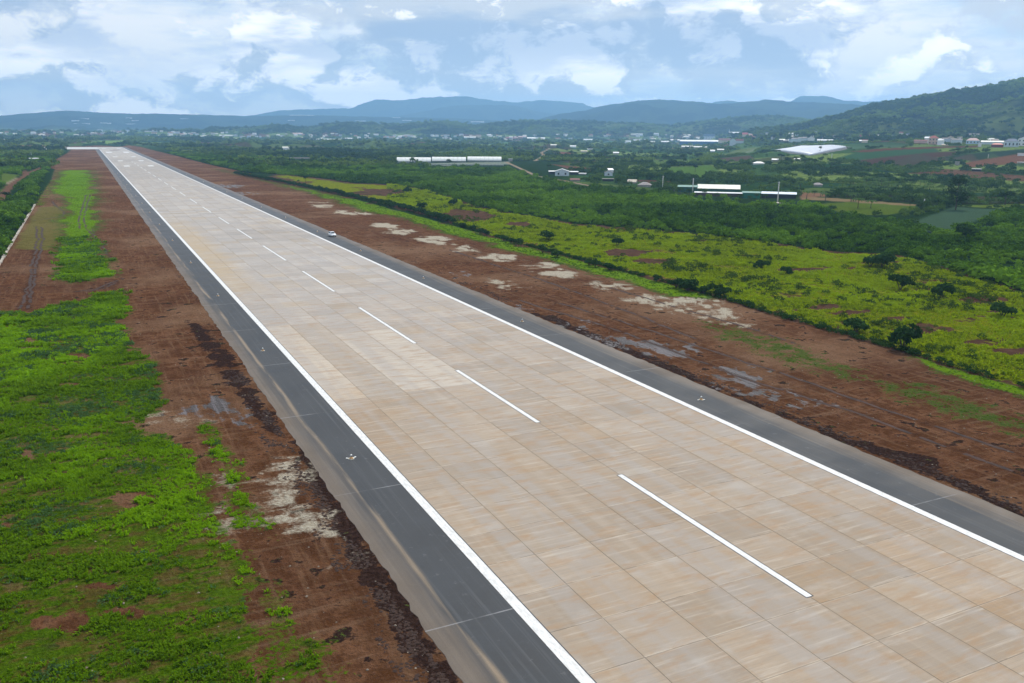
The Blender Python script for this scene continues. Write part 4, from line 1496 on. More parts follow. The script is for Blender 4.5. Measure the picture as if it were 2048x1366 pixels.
def band(n, polyline_px, jitter, hpx, kinds, label, group, cat='tree', name='tree', minscale=1):
    L = np.array(polyline_px, float)
    seg = np.concatenate([[0], np.cumsum(np.hypot(*(L[1:] - L[:-1]).T))])
    for _ in range(n):
        s1 = random.random() * seg[-1]
        px = np.interp(s1, seg, L[:, 0])
        py = np.interp(s1, seg, L[:, 1]) + random.uniform(-jitter, jitter)
        at_tree(px, py, random.uniform(*hpx), random.choice(kinds), label, group, cat, name)


band(38, [(1180, 276), (1300, 276), (1420, 274), (1560, 284)], 5, (9, 15), ['broad', 'tall', 'broad', 'conifer'], 'dark tree in the belt behind the blue warehouse', 'trees in the belt behind the blue warehouse')
band(44, [(1500, 284), (1640, 280), (1760, 279), (1900, 281), (2048, 280)], 4, (10, 18), ['broad', 'tall', 'broad'], 'dark tree among the houses of the right hand village', 'trees among the village houses')
band(26, [(1130, 306), (1260, 318), (1320, 326), (1400, 322)], 7, (9, 16), ['broad', 'tall', 'round'], 'tree of the grove between the dirt road and the farm fields', 'trees of the grove beyond the farmhouse')
band(30, [(1560, 322), (1640, 330), (1740, 345), (1700, 360)], 8, (9, 17), ['broad', 'round'], 'dark orchard tree below the white plastic tunnels', 'orchard trees below the plastic tunnels')
band(24, [(640, 296), (760, 288), (900, 284), (1060, 288)], 4, (7, 12), ['broad', 'tall', 'conifer'], 'tree of the dark row beyond the long greenhouses', 'trees of the row beyond the greenhouses')
band(20, [(480, 304), (560, 308), (620, 304), (720, 300)], 5, (7, 13), ['tall', 'conifer', 'broad'], 'tree at the field edges past the end of the hedge', 'trees at the fields past the hedge')
band(14, [(330, 296), (400, 298), (470, 296)], 3, (6, 11), ['broad', 'round'], 'tree right of the far end of the runway', 'trees by the far runway end')
band(12, [(10, 300), (60, 297), (110, 294)], 3, (6, 12), ['broad', 'round'], 'tree by the far taxiway at the left', 'trees by the far taxiway')
# banana and palm plants on the slope at the right
def banana(seed):
    r_ = np.random.default_rng(seed)
    st, lf = MB(), MB()
    st.tube([(0, 0, -.2), (0, 0, 1.2), (.1, 0, 2.4)], [.16, .13, .08], 6)
    for k_ in range(9):
        a = k_ * .72 + r_.random() * .4
        d_ = np.array([math.cos(a), math.sin(a), 0])
        q_ = np.array([-math.sin(a), math.cos(a), 0]) * .32
        p0, p1, p2, p3 = np.array([.1, 0, 2.3]), np.array([.1, 0, 3.2]) + d_ * .7, np.array([.1, 0, 3.2]) + d_ * 1.6, np.array([.1, 0, 2.3]) + d_ * 2.4
        lf.quad(p0 - q_ * .2, p0 + q_ * .2, p1 + q_, p1 - q_)
        lf.quad(p1 - q_, p1 + q_, p2 + q_, p2 - q_)
        lf.quad(p2 - q_, p2 + q_, p3 + q_ * .3, p3 - q_ * .3)
    return st.mesh('stem', BARK), lf.mesh('leaves', TREE_L)


BAN = [banana(k_) for k_ in range(3)]
for px, py in [(random.gauss(0, 1), random.gauss(0, 1)) for _ in range(75)]:
    P = hit(1790 + px * 75, 378 + py * 14 - px * 6)
    st, lf = random.choice(BAN)
    e = empty('banana_plant', tuple(P), random.random() * 6.28)
    s_ = random.uniform(1.0, 1.7)
    e.scale = (s_, s_, s_)
    link(bpy.data.objects.new('stem', st), e)
    link(bpy.data.objects.new('leaves', lf), e)
    tag(e, 'pale leaved banana plant on the planted slope left of the tall sparse tree', 'banana plant', 'banana plants on the right hand slope')

# ------------------------------------------------------------------ buildings
CLEAR = []


def clear(P, hw, dp, k=0.12):
    CLEAR.append((P[0], P[1], hw, dp, k * math.hypot(P[0] - CAM[0], P[1] - CAM[1])))


WHITE = mat('white_sheet_metal', (.72, .73, .74), .5, .10, .6, dirt=(.45, .42, .38))
CREAM = mat('cream_plaster', (.62, .55, .42), .85, .15, .6, dirt=(.35, .3, .25))
PALE = mat('pale_blue_plaster', (.52, .60, .66), .85, .12, .5, dirt=(.35, .36, .36))
GREYW = mat('grey_concrete_wall', (.32, .31, .30), .9, .2, .5, dirt=(.18, .17, .16))
PINK = mat('pink_plaster', (.58, .40, .36), .85, .12, .5, dirt=(.4, .3, .27))
BLUEW = mat('blue_sheet_metal', (.03, .10, .24), .5, .15, .5)
GREENW = mat('green_sheet_metal', (.015, .085, .055), .55, .2, .5)
GREENR = mat('green_roof_sheet', (.05, .19, .15), .5, .2, .5, dirt=(.12, .2, .17))
REDR = mat('red_tile_roof', (.26, .055, .045), .8, .25, 1.0, dirt=(.14, .05, .045))
RUST = mat('rusty_roof_sheet', (.20, .085, .07), .85, .35, .8, dirt=(.12, .06, .05))
GREYR = mat('grey_fibre_roof', (.30, .27, .26), .9, .25, .7, dirt=(.15, .13, .12))
BLUER = mat('blue_grey_tile_roof', (.10, .13, .19), .75, .2, .8)
BEIGER = mat('beige_roof_sheet', (.55, .48, .38), .7, .15, .6, dirt=(.4, .33, .25))
OFFW = mat('off_white_roof', (.66, .65, .58), .6, .12, .4, dirt=(.45, .42, .33))
FILM = mat('greenhouse_film', (.78, .78, .74), .45, .08, .25, dirt=(.62, .60, .52))
NET = mat('shade_net', (.26, .30, .27), .9, .25, .8)
DARKO = mat('black_and_painted_shade', (.018, .02, .022), .6, .3, 1.0)  # black walls and doors; also stands in for shade inside open sheds
GLASS = mat('window_glass', (.03, .045, .055), .15, .2, 1.0)
CONC = mat('pole_concrete', (.60, .59, .56), .85, .15, 2.0)
DARKM = mat('dark_metal', (.04, .04, .045), .5, .3, 2.0)


def frame_at(px, py, name, turn=0.0):
    P = hit(px, py)
    az = math.atan2(P[0] - CAM[0], P[1] - CAM[1])
    return empty(name, (P[0], P[1], P[2] - .15), -az + math.radians(turn)), scale_at(P)


def roof_mesh(kind, w_, d_, h_, rise, over=.35, th=.16):
    b = MB()
    x0, x1, y0, y1 = -w_ / 2 - over, w_ / 2 + over, -over, d_ + over
    if kind == 'flat':
        b.box(x0, x1, y0, y1, h_, h_ + max(th, rise))
    elif kind == 'shed':           # low at the front
        b.loft([[(x0, y0, h_), (x0, y1, h_ + rise), (x0, y1, h_ + rise + th), (x0, y0, h_ + th)], [(x1, y0, h_), (x1, y1, h_ + rise), (x1, y1, h_ + rise + th), (x1, y0, h_ + th)]])
    elif kind == 'gable_x':        # ridge runs across the view
        ym = (y0 + y1) / 2
        b.loft([[(x_, y0, h_), (x_, ym, h_ + rise), (x_, y1, h_), (x_, y1, h_ + th), (x_, ym, h_ + rise + th), (x_, y0, h_ + th)] for x_ in (x0, x1)])
    elif kind == 'gable_y':        # gable end towards the viewer
        b.loft([[(x0, y_, h_), (0, y_, h_ + rise), (x1, y_, h_), (x1, y_, h_ + th), (0, y_, h_ + rise + th), (x0, y_, h_ + th)] for y_ in (y0, y1)])
    elif kind == 'hip':
        ym, r_ = (y0 + y1) / 2, min(w_, d_) * .42
        n = len(b.v)
        b.v += [(x0, y0, h_), (x1, y0, h_), (x1, y1, h_), (x0, y1, h_), (x0 + r_, ym, h_ + rise), (x1 - r_, ym, h_ + rise)]
        for f in ((0, 1, 5, 4), (1, 2, 5), (2, 3, 4, 5), (3, 0, 4), (3, 2, 1, 0)):
            b.f.append(tuple(n + q for q in f))
            b.m.append(0)
    elif kind == 'arch':           # barrel running across the view
        prof = [(y0 + (y1 - y0) * k / 8, h_ + rise * math.sin(math.pi * k / 8)) for k in range(9)]
        b.loft([[(x_, a, c) for a, c in prof] + [(x_, a, c + .06) for a, c in reversed(prof)] for x_ in (x0, x1)])
    elif kind == 'wave':           # barrel end towards the viewer, several vaults
        pass
    return b


def building(name, label, cat, px, py, wpx, hpx, depth, roof, wall_m, roof_m, rise=.3, turn=0.0, win=0, door=False, group=None, storeys=1, over=.35):
    e, s_ = frame_at(px, py, name, turn)
    w_, h_ = wpx * s_, hpx * s_
    clear(e.location, w_ / 2, depth)
    b = MB()
    b.box(-w_ / 2, w_ / 2, 0, depth, -.6, h_)
    if roof == 'gable_y':
        for y_ in (0.001, depth - .001):
            b.tri((-w_ / 2, y_, h_ + .002), (w_ / 2, y_, h_ + .002), (0, y_, h_ + rise * h_ * .92))
    if roof == 'gable_x':
        for x_ in (-w_ / 2 + .001, w_ / 2 - .001):
            b.tri((x_, 0, h_ + .002), (x_, depth, h_ + .002), (x_, depth / 2, h_ + rise * h_ * .92))
    b.build('wall', wall_m, e)
    roof_mesh(roof, w_, depth, h_ + .01, rise * h_, over).build('roof', roof_m, e)
    for st in range(storeys):
        zc = h_ * (st + .52) / storeys
        for k in range(win):
            xc = -w_ / 2 + w_ * (k + .5) / win
            ww, wh = min(1.5, w_ / win * .42), h_ / storeys * .42
            fr = MB().box(xc - ww / 2 - .1, xc + ww / 2 + .1, -.06, -.003, zc - wh / 2 - .1, zc + wh / 2 + .1).build('window', WHITE, e)
            MB().box(xc - ww / 2, xc + ww / 2, -.075, -.062, zc - wh / 2, zc + wh / 2).build('pane', GLASS, fr)
    if door:
        MB().box(w_ * .28, w_ * .28 + 1.2, -.07, -.004, -.1, min(2.3, h_ * .7)).build('door', DARKO, e)
    return tag(e, label, cat, group), s_, w_, h_


# three long white greenhouses
for k, (cx, py, wpx) in enumerate([(828, 326, 68), (898, 325, 68), (969, 324, 68)]):
    e, s_ = frame_at(cx, py, 'greenhouse')
    w_, h_ = wpx * s_, 2.2
    clear(e.location, w_ / 2 + 3, 12)
    MB().box(-w_ / 2, w_ / 2, .3, 10, -.6, h_).build('wall', NET, e)
    b = MB()
    prof = [(-.5, h_), (1.0, h_ + 1.7), (3.2, h_ + 3.2), (5.6, h_ + 4.2), (8, h_ + 4.3), (10.5, h_ + 3.6), (11, h_)]
    b.loft([[(x_, a, c) for a, c in prof] + [(x_, a - .05, c - .12) for a, c in reversed(prof)] for x_ in np.linspace(-w_ / 2, w_ / 2, 9)])
    b.build('roof', FILM, e)
    for q in range(9):
        x_ = -w_ / 2 + w_ * q / 8
        b = MB()
        b.tube([(x_, a, c + .05) for a, c in prof], [.07] * len(prof), 5)
        b.build('rib', GREYW, e)
    tag(e, ['leftmost of the three long white greenhouses in a row', 'middle one of the three long white greenhouses', 'rightmost of the three long white greenhouses in a row'][k], 'greenhouse', 'long white greenhouses in a row')
e, s_ = frame_at(935, 331, 'net_house')
MB().box(-75 * s_, 72 * s_, 0, 7, -.5, 1.5).build('net', NET, e)
for k in range(22):
    x_ = -75 * s_ + 147 * s_ * k / 21
    MB().box(x_ - .08, x_ + .08, -.12, -.02, -.3, 1.9).build('post', WHITE, e)
tag(e, 'low grey net tunnel with white posts in front of the greenhouses', 'net tunnel')

B = building
B('hut', 'small open hut with a pale roof right of the long greenhouses', 'hut', 1021, 323, 8, 5, 4, 'flat', GREYW, WHITE, .1)
B('farmhouse', 'pale blue farmhouse with white gable and two dark windows by the dirt road', 'house', 1124, 352, 28, 9, 9, 'gable_y', PALE, WHITE, .55, win=2)
B('lean_to', 'low lean-to with white roof left of the gabled farmhouse', 'shed', 1104, 349, 13, 6, 5, 'shed', DARKO, WHITE, .2)
B('lean_to', 'dark open lean-to with white roof right of the gabled farmhouse', 'shed', 1148, 350, 16, 6, 5, 'shed', DARKO, WHITE, .2)
B('shed', 'small shed with dull red roof beside the dirt road', 'shed', 1150, 363, 19, 3.2, 6, 'gable_x', GREYW, RUST, .9)
B('shed', 'long low white roofed shed right of the gabled farmhouse', 'shed', 1165, 350, 14, 3, 4, 'shed', GREYW, WHITE, .2)
B('house', 'small bluish white house with crooked dark and white roof sheets', 'house', 1217, 352, 16, 7, 7, 'gable_y', PALE, GREYR, .5, win=1)
B('canopy', 'white roof sheet raised above the small bluish house', 'canopy', 1222, 346, 10, 6, 3, 'shed', PALE, WHITE, .5, turn=20)
B('shed', 'flat roofed open shed with one white post before the small bluish house', 'shed', 1216, 363, 22, 5, 5, 'flat', DARKO, GREYR, .15)
B('shed', 'shed with beige sloping roof right of the dense dark tree', 'shed', 1263, 367, 17, 3, 6, 'gable_x', GREYW, BEIGER, 1.6, turn=-12)
B('barn', 'low barn with worn grey roof right of the beige roofed shed', 'barn', 1287, 374, 24, 4.5, 8, 'hip', GREYW, GREYR, 1.2, turn=-10)
B('warehouse', 'dark green warehouse with flat teal roof left of the long white roof', 'warehouse', 1375, 385, 38, 11, 14, 'gable_x', GREENW, GREENR, .22)
B('warehouse', 'long dark green warehouse with mottled white sloping roof', 'warehouse', 1437, 383, 82, 5.5, 16, 'gable_x', GREENW, OFFW, 1.25)
B('shed', 'long low brown walled shed with thin white roof before the green warehouse', 'shed', 1437, 393, 94, 7, 5, 'shed', mat('brown_wall', (.085, .062, .05), .9, .3, .5), WHITE, .12)
B('shed', 'bright green sheet metal shed between the two white roofed sheds', 'shed', 1502, 397, 34, 11, 9, 'shed', mat('bright_green_sheet', (.012, .14, .08), .55, .2, .4), GREENR, .12)
B('shed', 'wide low black sided shed with pale blue white roof', 'shed', 1557, 397, 66, 9, 14, 'gable_x', DARKO, mat('pale_blue_roof', (.55, .62, .70), .45, .12, .3), .3)
for k in range(9):
    P = hit(1311 + k * 4.2, 381 + (k % 3))
    tb = MB()
    ring = []
    for a in range(13):
        t_ = a / 12 * 2 * math.pi
        ring.append([(math.cos(t_) * (.75 + .28 * math.cos(u)), math.sin(t_) * (.75 + .28 * math.cos(u)), .3 + .28 * math.sin(u)) for u in [q * 6.283 / 6 for q in range(6)]])
    tb.loft(ring, cap=False)
    o = tb.build('tyre', DARKM)
    o.location = (P[0], P[1], P[2] + .1)
    o.scale = (1.5, 1.5, 1.7)
    tag(o, 'black old tyre lying in the row left of the dark green warehouse', 'tyre', 'old tyres left of the green warehouse')
# upper right of the valley
B('warehouse', 'blue walled factory hall with a long white roof', 'factory', 1398, 291, 76, 8, 40, 'gable_x', BLUEW, WHITE, .35)
B('greenhouse', 'left one of two low white roofed sheds below the blue hall', 'greenhouse', 1374, 296, 22, 2.6, 10, 'shed', GREYW, OFFW, .7)
B('greenhouse', 'right one of two low white roofed sheds below the blue hall', 'greenhouse', 1400, 297, 27, 2.6, 10, 'shed', GREYW, OFFW, .7)
B('villa', 'grey villa with hipped slate roof behind the blue hall', 'house', 1418, 281, 26, 8, 14, 'hip', PALE, BLUER, .6, win=5, storeys=1)
B('hall', 'long red brown roofed hall right of the blue hall', 'hall', 1449, 286, 24, 5, 18, 'gable_x', CREAM, RUST, .8)
B('house', 'house with tall white gable end right of the blue hall', 'house', 1465, 291, 12, 10, 14, 'gable_y', PALE, GREYR, .4)
B('house', 'brown roofed house right of the tall white gable', 'house', 1479, 287, 15, 5, 10, 'gable_x', PALE, RUST, .8)
e, s_, w_, h_ = B('church', 'white church with a pointed spire on the skyline of trees', 'church', 1470, 270, 22, 4, 12, 'gable_x', WHITE, WHITE, .5)
sp = MB().box(-w_ / 2 - 3, -w_ / 2 - .1, 1, 5, 0, h_ * 1.5)
sp.loft([[(-w_ / 2 - 3.2, .8, h_ * 1.5), (-w_ / 2 + .1, .8, h_ * 1.5), (-w_ / 2 + .1, 5.2, h_ * 1.5), (-w_ / 2 - 3.2, 5.2, h_ * 1.5)], [(-w_ / 2 - 1.6, 2.9, h_ * 3.1), (-w_ / 2 - 1.5, 2.9, h_ * 3.1), (-w_ / 2 - 1.5, 3.1, h_ * 3.1), (-w_ / 2 - 1.6, 3.1, h_ * 3.1)]])
sp.build('spire', WHITE, e)
B('house', 'house with bright pink red roof right of the church', 'house', 1491, 273, 13, 4, 10, 'gable_x', CREAM, mat('pink_red_roof', (.5, .12, .12), .7, .15, .6), .9)
B('shed', 'small white roofed shed below the blue hall at the left', 'shed', 1330, 286, 16, 2.5, 8, 'shed', GREYW, WHITE, .6)
B('shed', 'long narrow white roof left of the blue hall', 'shed', 1350, 283, 22, 2.5, 8, 'shed', GREYW, WHITE, .6, turn=12)
B('shed', 'white shed alone in the trees below the blue hall', 'shed', 1425, 304, 9, 2.5, 7, 'gable_x', WHITE, WHITE, .7)
B('shed', 'white roofed shed right of the lone white shed', 'shed', 1441, 302, 13, 2.5, 7, 'gable_x', GREYW, OFFW, .7)
for px, py, wpx, lb in [(1577, 283, 20, 'thin white roof strip among dark trees left of the villas'), (1650, 283, 30, 'longest white roof strip above the plastic tunnels'), (1727, 284, 16, 'white roof strip below the red brown house')]:
    B('shed', lb, 'shed', px, py, wpx, 2.2, 8, 'shed', GREYW, WHITE, .8)
B('house', 'low house with steep white gable above the plastic tunnels', 'house', 1622, 281, 13, 5, 10, 'gable_y', WHITE, GREYR, .6)
B('house', 'house with pale pink gable beside the longest white roof', 'house', 1640, 280, 11, 4.5, 10, 'gable_y', PINK, RUST, .7)
B('house', 'cream house with dark red roof among trees', 'house', 1729, 279, 19, 5, 10, 'gable_x', CREAM, REDR, .8, win=3)
B('house', 'grey roofed house right of the cream house with dark red roof', 'house', 1749, 278, 17, 4, 10, 'gable_x', GREYW, GREYR, .8)
B('house', 'low house with long rusty roof left of the tall pink house', 'house', 1842, 286, 26, 4, 10, 'gable_x', PINK, RUST, .6)
B('villa', 'tall pinkish cream house with a flat cream roof and red tiles', 'house', 1866, 289, 18, 13, 12, 'hip', mat('salmon_plaster', (.55, .38, .30), .85, .12, .5), REDR, .35, win=3, storeys=2)
B('villa', 'cream house with large bright red double roof', 'house', 1900, 284, 19, 7, 12, 'gable_y', CREAM, mat('bright_red_roof', (.34, .05, .05), .75, .2, .8), .8, win=2)
B('shed', 'little cream roofed shed in the dark trees below the red roofed house', 'shed', 1890, 292, 12, 2.5, 6, 'shed', PINK, CREAM, .5)
B('villa', 'light blue villa with pink roof in the middle of the village', 'house', 1945, 288, 24, 7, 12, 'hip', mat('sky_blue_plaster', (.42, .56, .68), .8, .12, .5), PINK, .7, win=4)
B('gate', 'narrow white arched gateway before the light blue villa', 'gateway', 1959, 294, 6, 7, 3, 'gable_y', WHITE, WHITE, .3)
B('hall', 'long hall with pale cream roof right of the arched gateway', 'hall', 1984, 289, 40, 5, 10, 'shed', PALE, OFFW, .5)
B('shed', 'dark red sheet metal shed before the cream roofed hall', 'shed', 1994, 295, 21, 6, 8, 'hip', mat('dark_red_sheet', (.16, .02, .02), .6, .2, .5), mat('red_sheet_roof', (.45, .07, .04), .6, .15, .5), .45)
B('villa', 'white villa with blue grey roof and dark windows left of the pink villa', 'house', 2022, 294, 26, 11, 12, 'hip', PALE, BLUER, .5, win=4)
B('villa', 'pink roofed white villa at the right edge', 'house', 2046, 292, 20, 14, 12, 'gable_y', WHITE, REDR, .35, win=3, storeys=2)
B('shed', 'white box shaped shed at the right edge below the villas', 'shed', 2044, 312, 16, 5, 6, 'flat', WHITE, WHITE, .1)
B('shed', 'white flat roof in bushes at the right edge', 'shed', 2045, 327, 18, 2.5, 6, 'flat', GREYW, WHITE, .2)
B('shed', 'white roofed open shed on the red soil terrace', 'shed', 1953, 343, 17, 5, 5, 'flat', DARKO, WHITE, .12)
B('hut', 'small grey hut on the slope left of the red soil terrace', 'hut', 1914, 331, 8, 7, 4, 'flat', GREYW, GREYW, .1)
B('shed', 'grey white roof in the dark trees below the plastic tunnels, leftmost and largest', 'shed', 1517, 329, 22, 3, 9, 'hip', WHITE, WHITE, .9)
B('shed', 'small whitish roof right of the largest one in the dark trees', 'shed', 1550, 322, 12, 2.5, 7, 'gable_x', GREYW, WHITE, .8)
B('shed', 'small grey white roof straight below the plastic tunnels', 'shed', 1595, 321, 13, 2.5, 7, 'gable_x', GREYW, WHITE, .9)
B('shed', 'low thatched looking shed in the valley field', 'shed', 1635, 373, 18, 4, 6, 'hip', GREYW, GREYR, .9)
B('shed', 'white shed in the trees above the curving dirt road', 'shed', 1176, 283, 18, 3, 12, 'gable_x', WHITE, WHITE, .7)
B('shed', 'white roofed shed on the knoll right of the dirt road', 'shed', 1146, 296, 12, 3, 8, 'gable_x', PALE, WHITE, .7)
B('shed', 'pale roofed shed left of the dirt road bend', 'shed', 1107, 293, 12, 2.5, 8, 'gable_x', GREYW, OFFW, .8)
B('shed', 'white shed at the lower edge of the knoll', 'shed', 1180, 300, 10, 2.4, 7, 'gable_x', WHITE, WHITE, .7)
B('shed', 'small white shed beside the dark grove', 'shed', 1232, 309, 11, 3, 7, 'gable_x', GREYW, WHITE, .7)
B('shed', 'cream roofed shed at the left edge of the dark grove', 'shed', 1168, 305, 13, 2.4, 7, 'gable_x', GREYW, CREAM, .7)
for px, py, lb in [(1268, 273, 'white two storey house on the wooded rise'), (1280, 273, 'white roofed house right of the two storey one on the rise'), (1312, 272, 'cream house alone on the wooded rise'), (1272, 285, 'white shed below the wooded rise'), (1255, 287, 'cluster of white walls below the wooded rise'), (1285, 284, 'brownish red shed below the wooded rise'), (1304, 288, 'white shed right of the brownish red one')]:
    B('house', lb, 'house', px, py, random.uniform(9, 15), 3.5, 9, 'gable_x', random.choice([WHITE, PALE, GREYW]), random.choice([WHITE, OFFW]), .7)
# left of the runway
B('shed', 'thin white roofed shed in the far left scrub', 'shed', 66, 319, 19, 2, 6, 'shed', GREYW, WHITE, .4)
B('hut', 'tiny white hut in the far left scrub', 'hut', 61, 311, 4, 5, 3, 'gable_y', WHITE, WHITE, .4)
B('shed', 'pale roofed long shed at the fields left of the greenhouses', 'shed', 598, 318, 42, 2.2, 8, 'flat', GREYW, GREYR, .25)
B('house', 'white walled house among dark trees past the hedge end', 'house', 572, 300, 13, 4, 8, 'gable_x', WHITE, OFFW, .7)
# larger white roofs and film houses of the far plain
for px, py, wpx, hpx, lb in [(8, 281, 30, 2.5, 'arched white greenhouse block at the far left edge'), (103, 279, 70, 1.4, 'long thin white greenhouse roof left of the runway end'), (650, 280, 64, 2.2, 'wide white greenhouse block in the middle of the plain'), (700, 278, 34, 2.0, 'white greenhouse block joined to the right of the wide one'),
                         (455, 278, 40, 1.5, 'slanting white greenhouse roof right of the runway end'), (452, 272, 26, 2.0, 'white greenhouse above the slanting one'), (595, 269, 20, 3.0, 'hall with a domed pink grey roof'), (940, 276, 24, 2.6, 'white factory hall with sawtooth roof in the distance'),
                         (1017, 282, 22, 3.0, 'grey block building in front of the red and white halls'), (1022, 277, 24, 2.4, 'red walled hall with white roof band'), (1072, 279, 36, 4.0, 'cluster of white factory blocks left of the dirt road'), (895, 279, 20, 1.6, 'small white hall left of the sawtooth factory'),
                         (870, 273, 14, 1.6, 'pale hall on the plain behind the trees'), (1045, 275, 16, 2.6, 'pinkish white factory block between the halls'), (300, 263, 20, .8, 'thin white film roof on the plain beyond the runway end'), (610, 231, 60, .8, 'bright white film roof on the distant plateau')]:
    rm = REDR if 'red walled' in lb else (PINK if 'pink' in lb else FILM)
    B('greenhouse' if 'green' in lb or 'film' in lb else 'factory_hall', lb, 'greenhouse' if 'green' in lb or 'film' in lb else 'factory', px, py, wpx, hpx * .55, 40, 'gable_x', GREYW if 'grey' in lb else (REDR if 'red walled' in lb else WHITE), GREYR if 'grey block' in lb else rm, .9)
e, s_ = frame_at(850, 284, 'boundary_wall')
MB().box(-60 * s_, 88 * s_, 0, .3, -.5, 2.0).build('wall', WHITE, e)
for k in range(24):
    MB().box(-60 * s_ + 148 * s_ * k / 24 - .2, -60 * s_ + 148 * s_ * k / 24 + .2, -.08, -.002, -.4, 2.2).build('pillar', GREYW, e)
tag(e, 'long straight white boundary wall behind the greenhouses', 'wall')

# plastic tunnels on the slope: strips laid side by side
cA, cB, cC, cD = hit(1548, 303), hit(1604, 293), hit(1692, 296), hit(1618, 312)
e = empty('plastic_tunnels', tuple(cA))
clear((cA + cD) / 2, 45, 60)
clear((cC + cD) / 2, 40, 40)
n_t = 26
for k in range(n_t):
    u = (k + .5) / n_t
    p0 = cA * (1 - u) + cD * u if u < 1 else cD
    p1 = cB * (1 - u) + cC * u
    dvec = (cD - cA) / n_t * .46
    b = MB()
    R_l = []
    for q in range(9):
        v = q / 8
        c_ = p0 * (1 - v) + p1 * v
        c_[2] = H(c_[0], c_[1]) - .1
        R_l.append([tuple(c_ - cA + dvec * math.cos(a) + np.array([0, 0, 2.6 * math.sin(a)])) for a in [math.pi * z_ / 6 for z_ in range(7)]])
    b.loft(R_l)
    b.build('tunnel', mat('tunnel_film', (.50, .53, .60), .4, .14, .2, dirt=(.38, .40, .45)), e, True)
tag(e, 'wide block of bluish white plastic tunnels on the slope below the village', 'plastic tunnels')

# concrete poles
def pole(px, py, top, label, arm=True):
    P = hit(px, py)
    e = empty('utility_pole', tuple(P))
    h_ = (py - top) * scale_at(P)
    MB().tube([(0, 0, -.5), (0, 0, h_)], [.34, .24], 8).build('shaft', CONC, e, True)
    if arm:
        MB().box(-1.1, 1.1, -.08, .08, h_ - .9, h_ - .7).build('cross_arm', DARKM, e)
        for x_ in (-.9, 0, .9):
            MB().tube([(x_, 0, h_ - .7), (x_, 0, h_ - .4)], [.07, .05], 6).build('insulator', WHITE, e)
    return tag(e, label, 'pole')


pole(1385, 388, 357, 'thick pale concrete pole before the dark green warehouse')
pole(1555, 405, 364, 'tall concrete pole before the pale blue roofed shed')
pole(1325, 377, 352, 'grey concrete pole left of the green warehouse')
pole(1663, 319, 307, 'thin pole below the plastic tunnels')
pole(1976, 317, 309, 'thin pole in the dark field below the villas')
pole(1848, 409, 398, 'short white post beside the tall sparse tree', False)
P = hit(1555, 406)
o = MB().tube([(0, 0, -.1), (0, 0, .25)], [3.2, 3.0], 20).build('pole_base', BEIGER)
o.location = tuple(P)
tag(o, 'round pale earth platform round the foot of the tall pole', 'platform')

# scattered houses of the towns on the plain
HOUSE_MESH = []
for k in range(10):
    b = MB()
    w_, d_, h_ = 12 + 2.5 * (k % 4), 10, 5 + (k % 3) * 1.8
    b.box(-w_ / 2, w_ / 2, 0, d_, -1, h_, 0)
    if k % 2:
        b.box(-w_ / 2 - .3, w_ / 2 + .3, -.3, d_ + .3, h_ + .01, h_ + .5, 1)
    b.loft([[(x_, -.4, h_ + .52), (x_, d_ / 2, h_ + 3.0), (x_, d_ + .4, h_ + .52)] for x_ in (-w_ / 2 - .4, w_ / 2 + .4)], 1)
    HOUSE_MESH.append(b.mesh('house', [[WHITE, CREAM, PALE, WHITE, GREYW][k % 5], [OFFW, REDR, GREYR, OFFW, BEIGER, WHITE, RUST, GREYR, BLUER, OFFW][k]]))


def town(n, x0, x1, y0, y1, big, label, group, curve=0.0):
    for _ in range(n):
        px = random.uniform(x0, x1)
        py = random.uniform(y0, y1) + curve * (px - x0) / (x1 - x0)
        P = hit(px, py)
        o = bpy.data.objects.new('town_house', random.choice(HOUSE_MESH))
        s_ = scale_at(P)
        o.location = tuple(P)
        o.rotation_euler = (0, 0, -math.atan2(P[0] - CAM[0], P[1] - CAM[1]) + random.uniform(-.6, .6))
        f = random.uniform(*big)
        o.scale = (f * s_ / 12, f * s_ / 14, max(.7, f * s_ / 17))
        link(o)
        clear(P, f * s_ / 2, 8, .05)
        tag(o, label, 'house', group)


town(46, 330, 455, 266, 280, (3, 7), 'small pale house of the town right of the runway end', 'houses of the town right of the runway end')
town(44, 0, 330, 262, 277, (3, 8), 'small pale house of the town beyond the runway end at the left', 'houses of the town beyond the runway end')
town(40, 470, 780, 268, 279, (3, 7), 'small pale house at the foot of the wooded ridge', 'houses at the foot of the wooded ridge')
town(48, 780, 1110, 272, 281, (3, 8), 'small pale house among trees near the factory halls', 'houses near the factory halls')
town(36, 1110, 1420, 270, 284, (3, 8), 'small pale house among the trees of the valley', 'houses among the valley trees')
town(26, 1500, 1860, 269, 280, (4, 9), 'small pale house in the tree belt below the hillside', 'houses in the tree belt')
town(12, 1560, 1860, 277, 286, (7, 13), 'larger village house among the dark trees above the plastic tunnels', 'larger village houses above the tunnels')
town(18, 1850, 2048, 275, 291, (7, 13), 'low house behind the villas at the right', 'low houses behind the villas')
for k in range(15):
    px, py = random.uniform(0, 1000), random.uniform(234, 250)
    if 450 < px < 1000 and py > 244:
        continue
    P = hit(px, py)
    o = MB().box(-60, 60, 0, 30, -6, 5).build('film_greenhouse', FILM)
    o.location = tuple(P)
    o.rotation_euler = (0, 0, -math.atan2(P[0] - CAM[0], P[1] - CAM[1]) + random.uniform(-.3, .3))
    f = random.uniform(.35, 1.0)
    o.scale = (f, f, 1)
    tag(o, 'faint white film roof on the distant blue plateau', 'greenhouse', 'film roofs on the distant plateau')

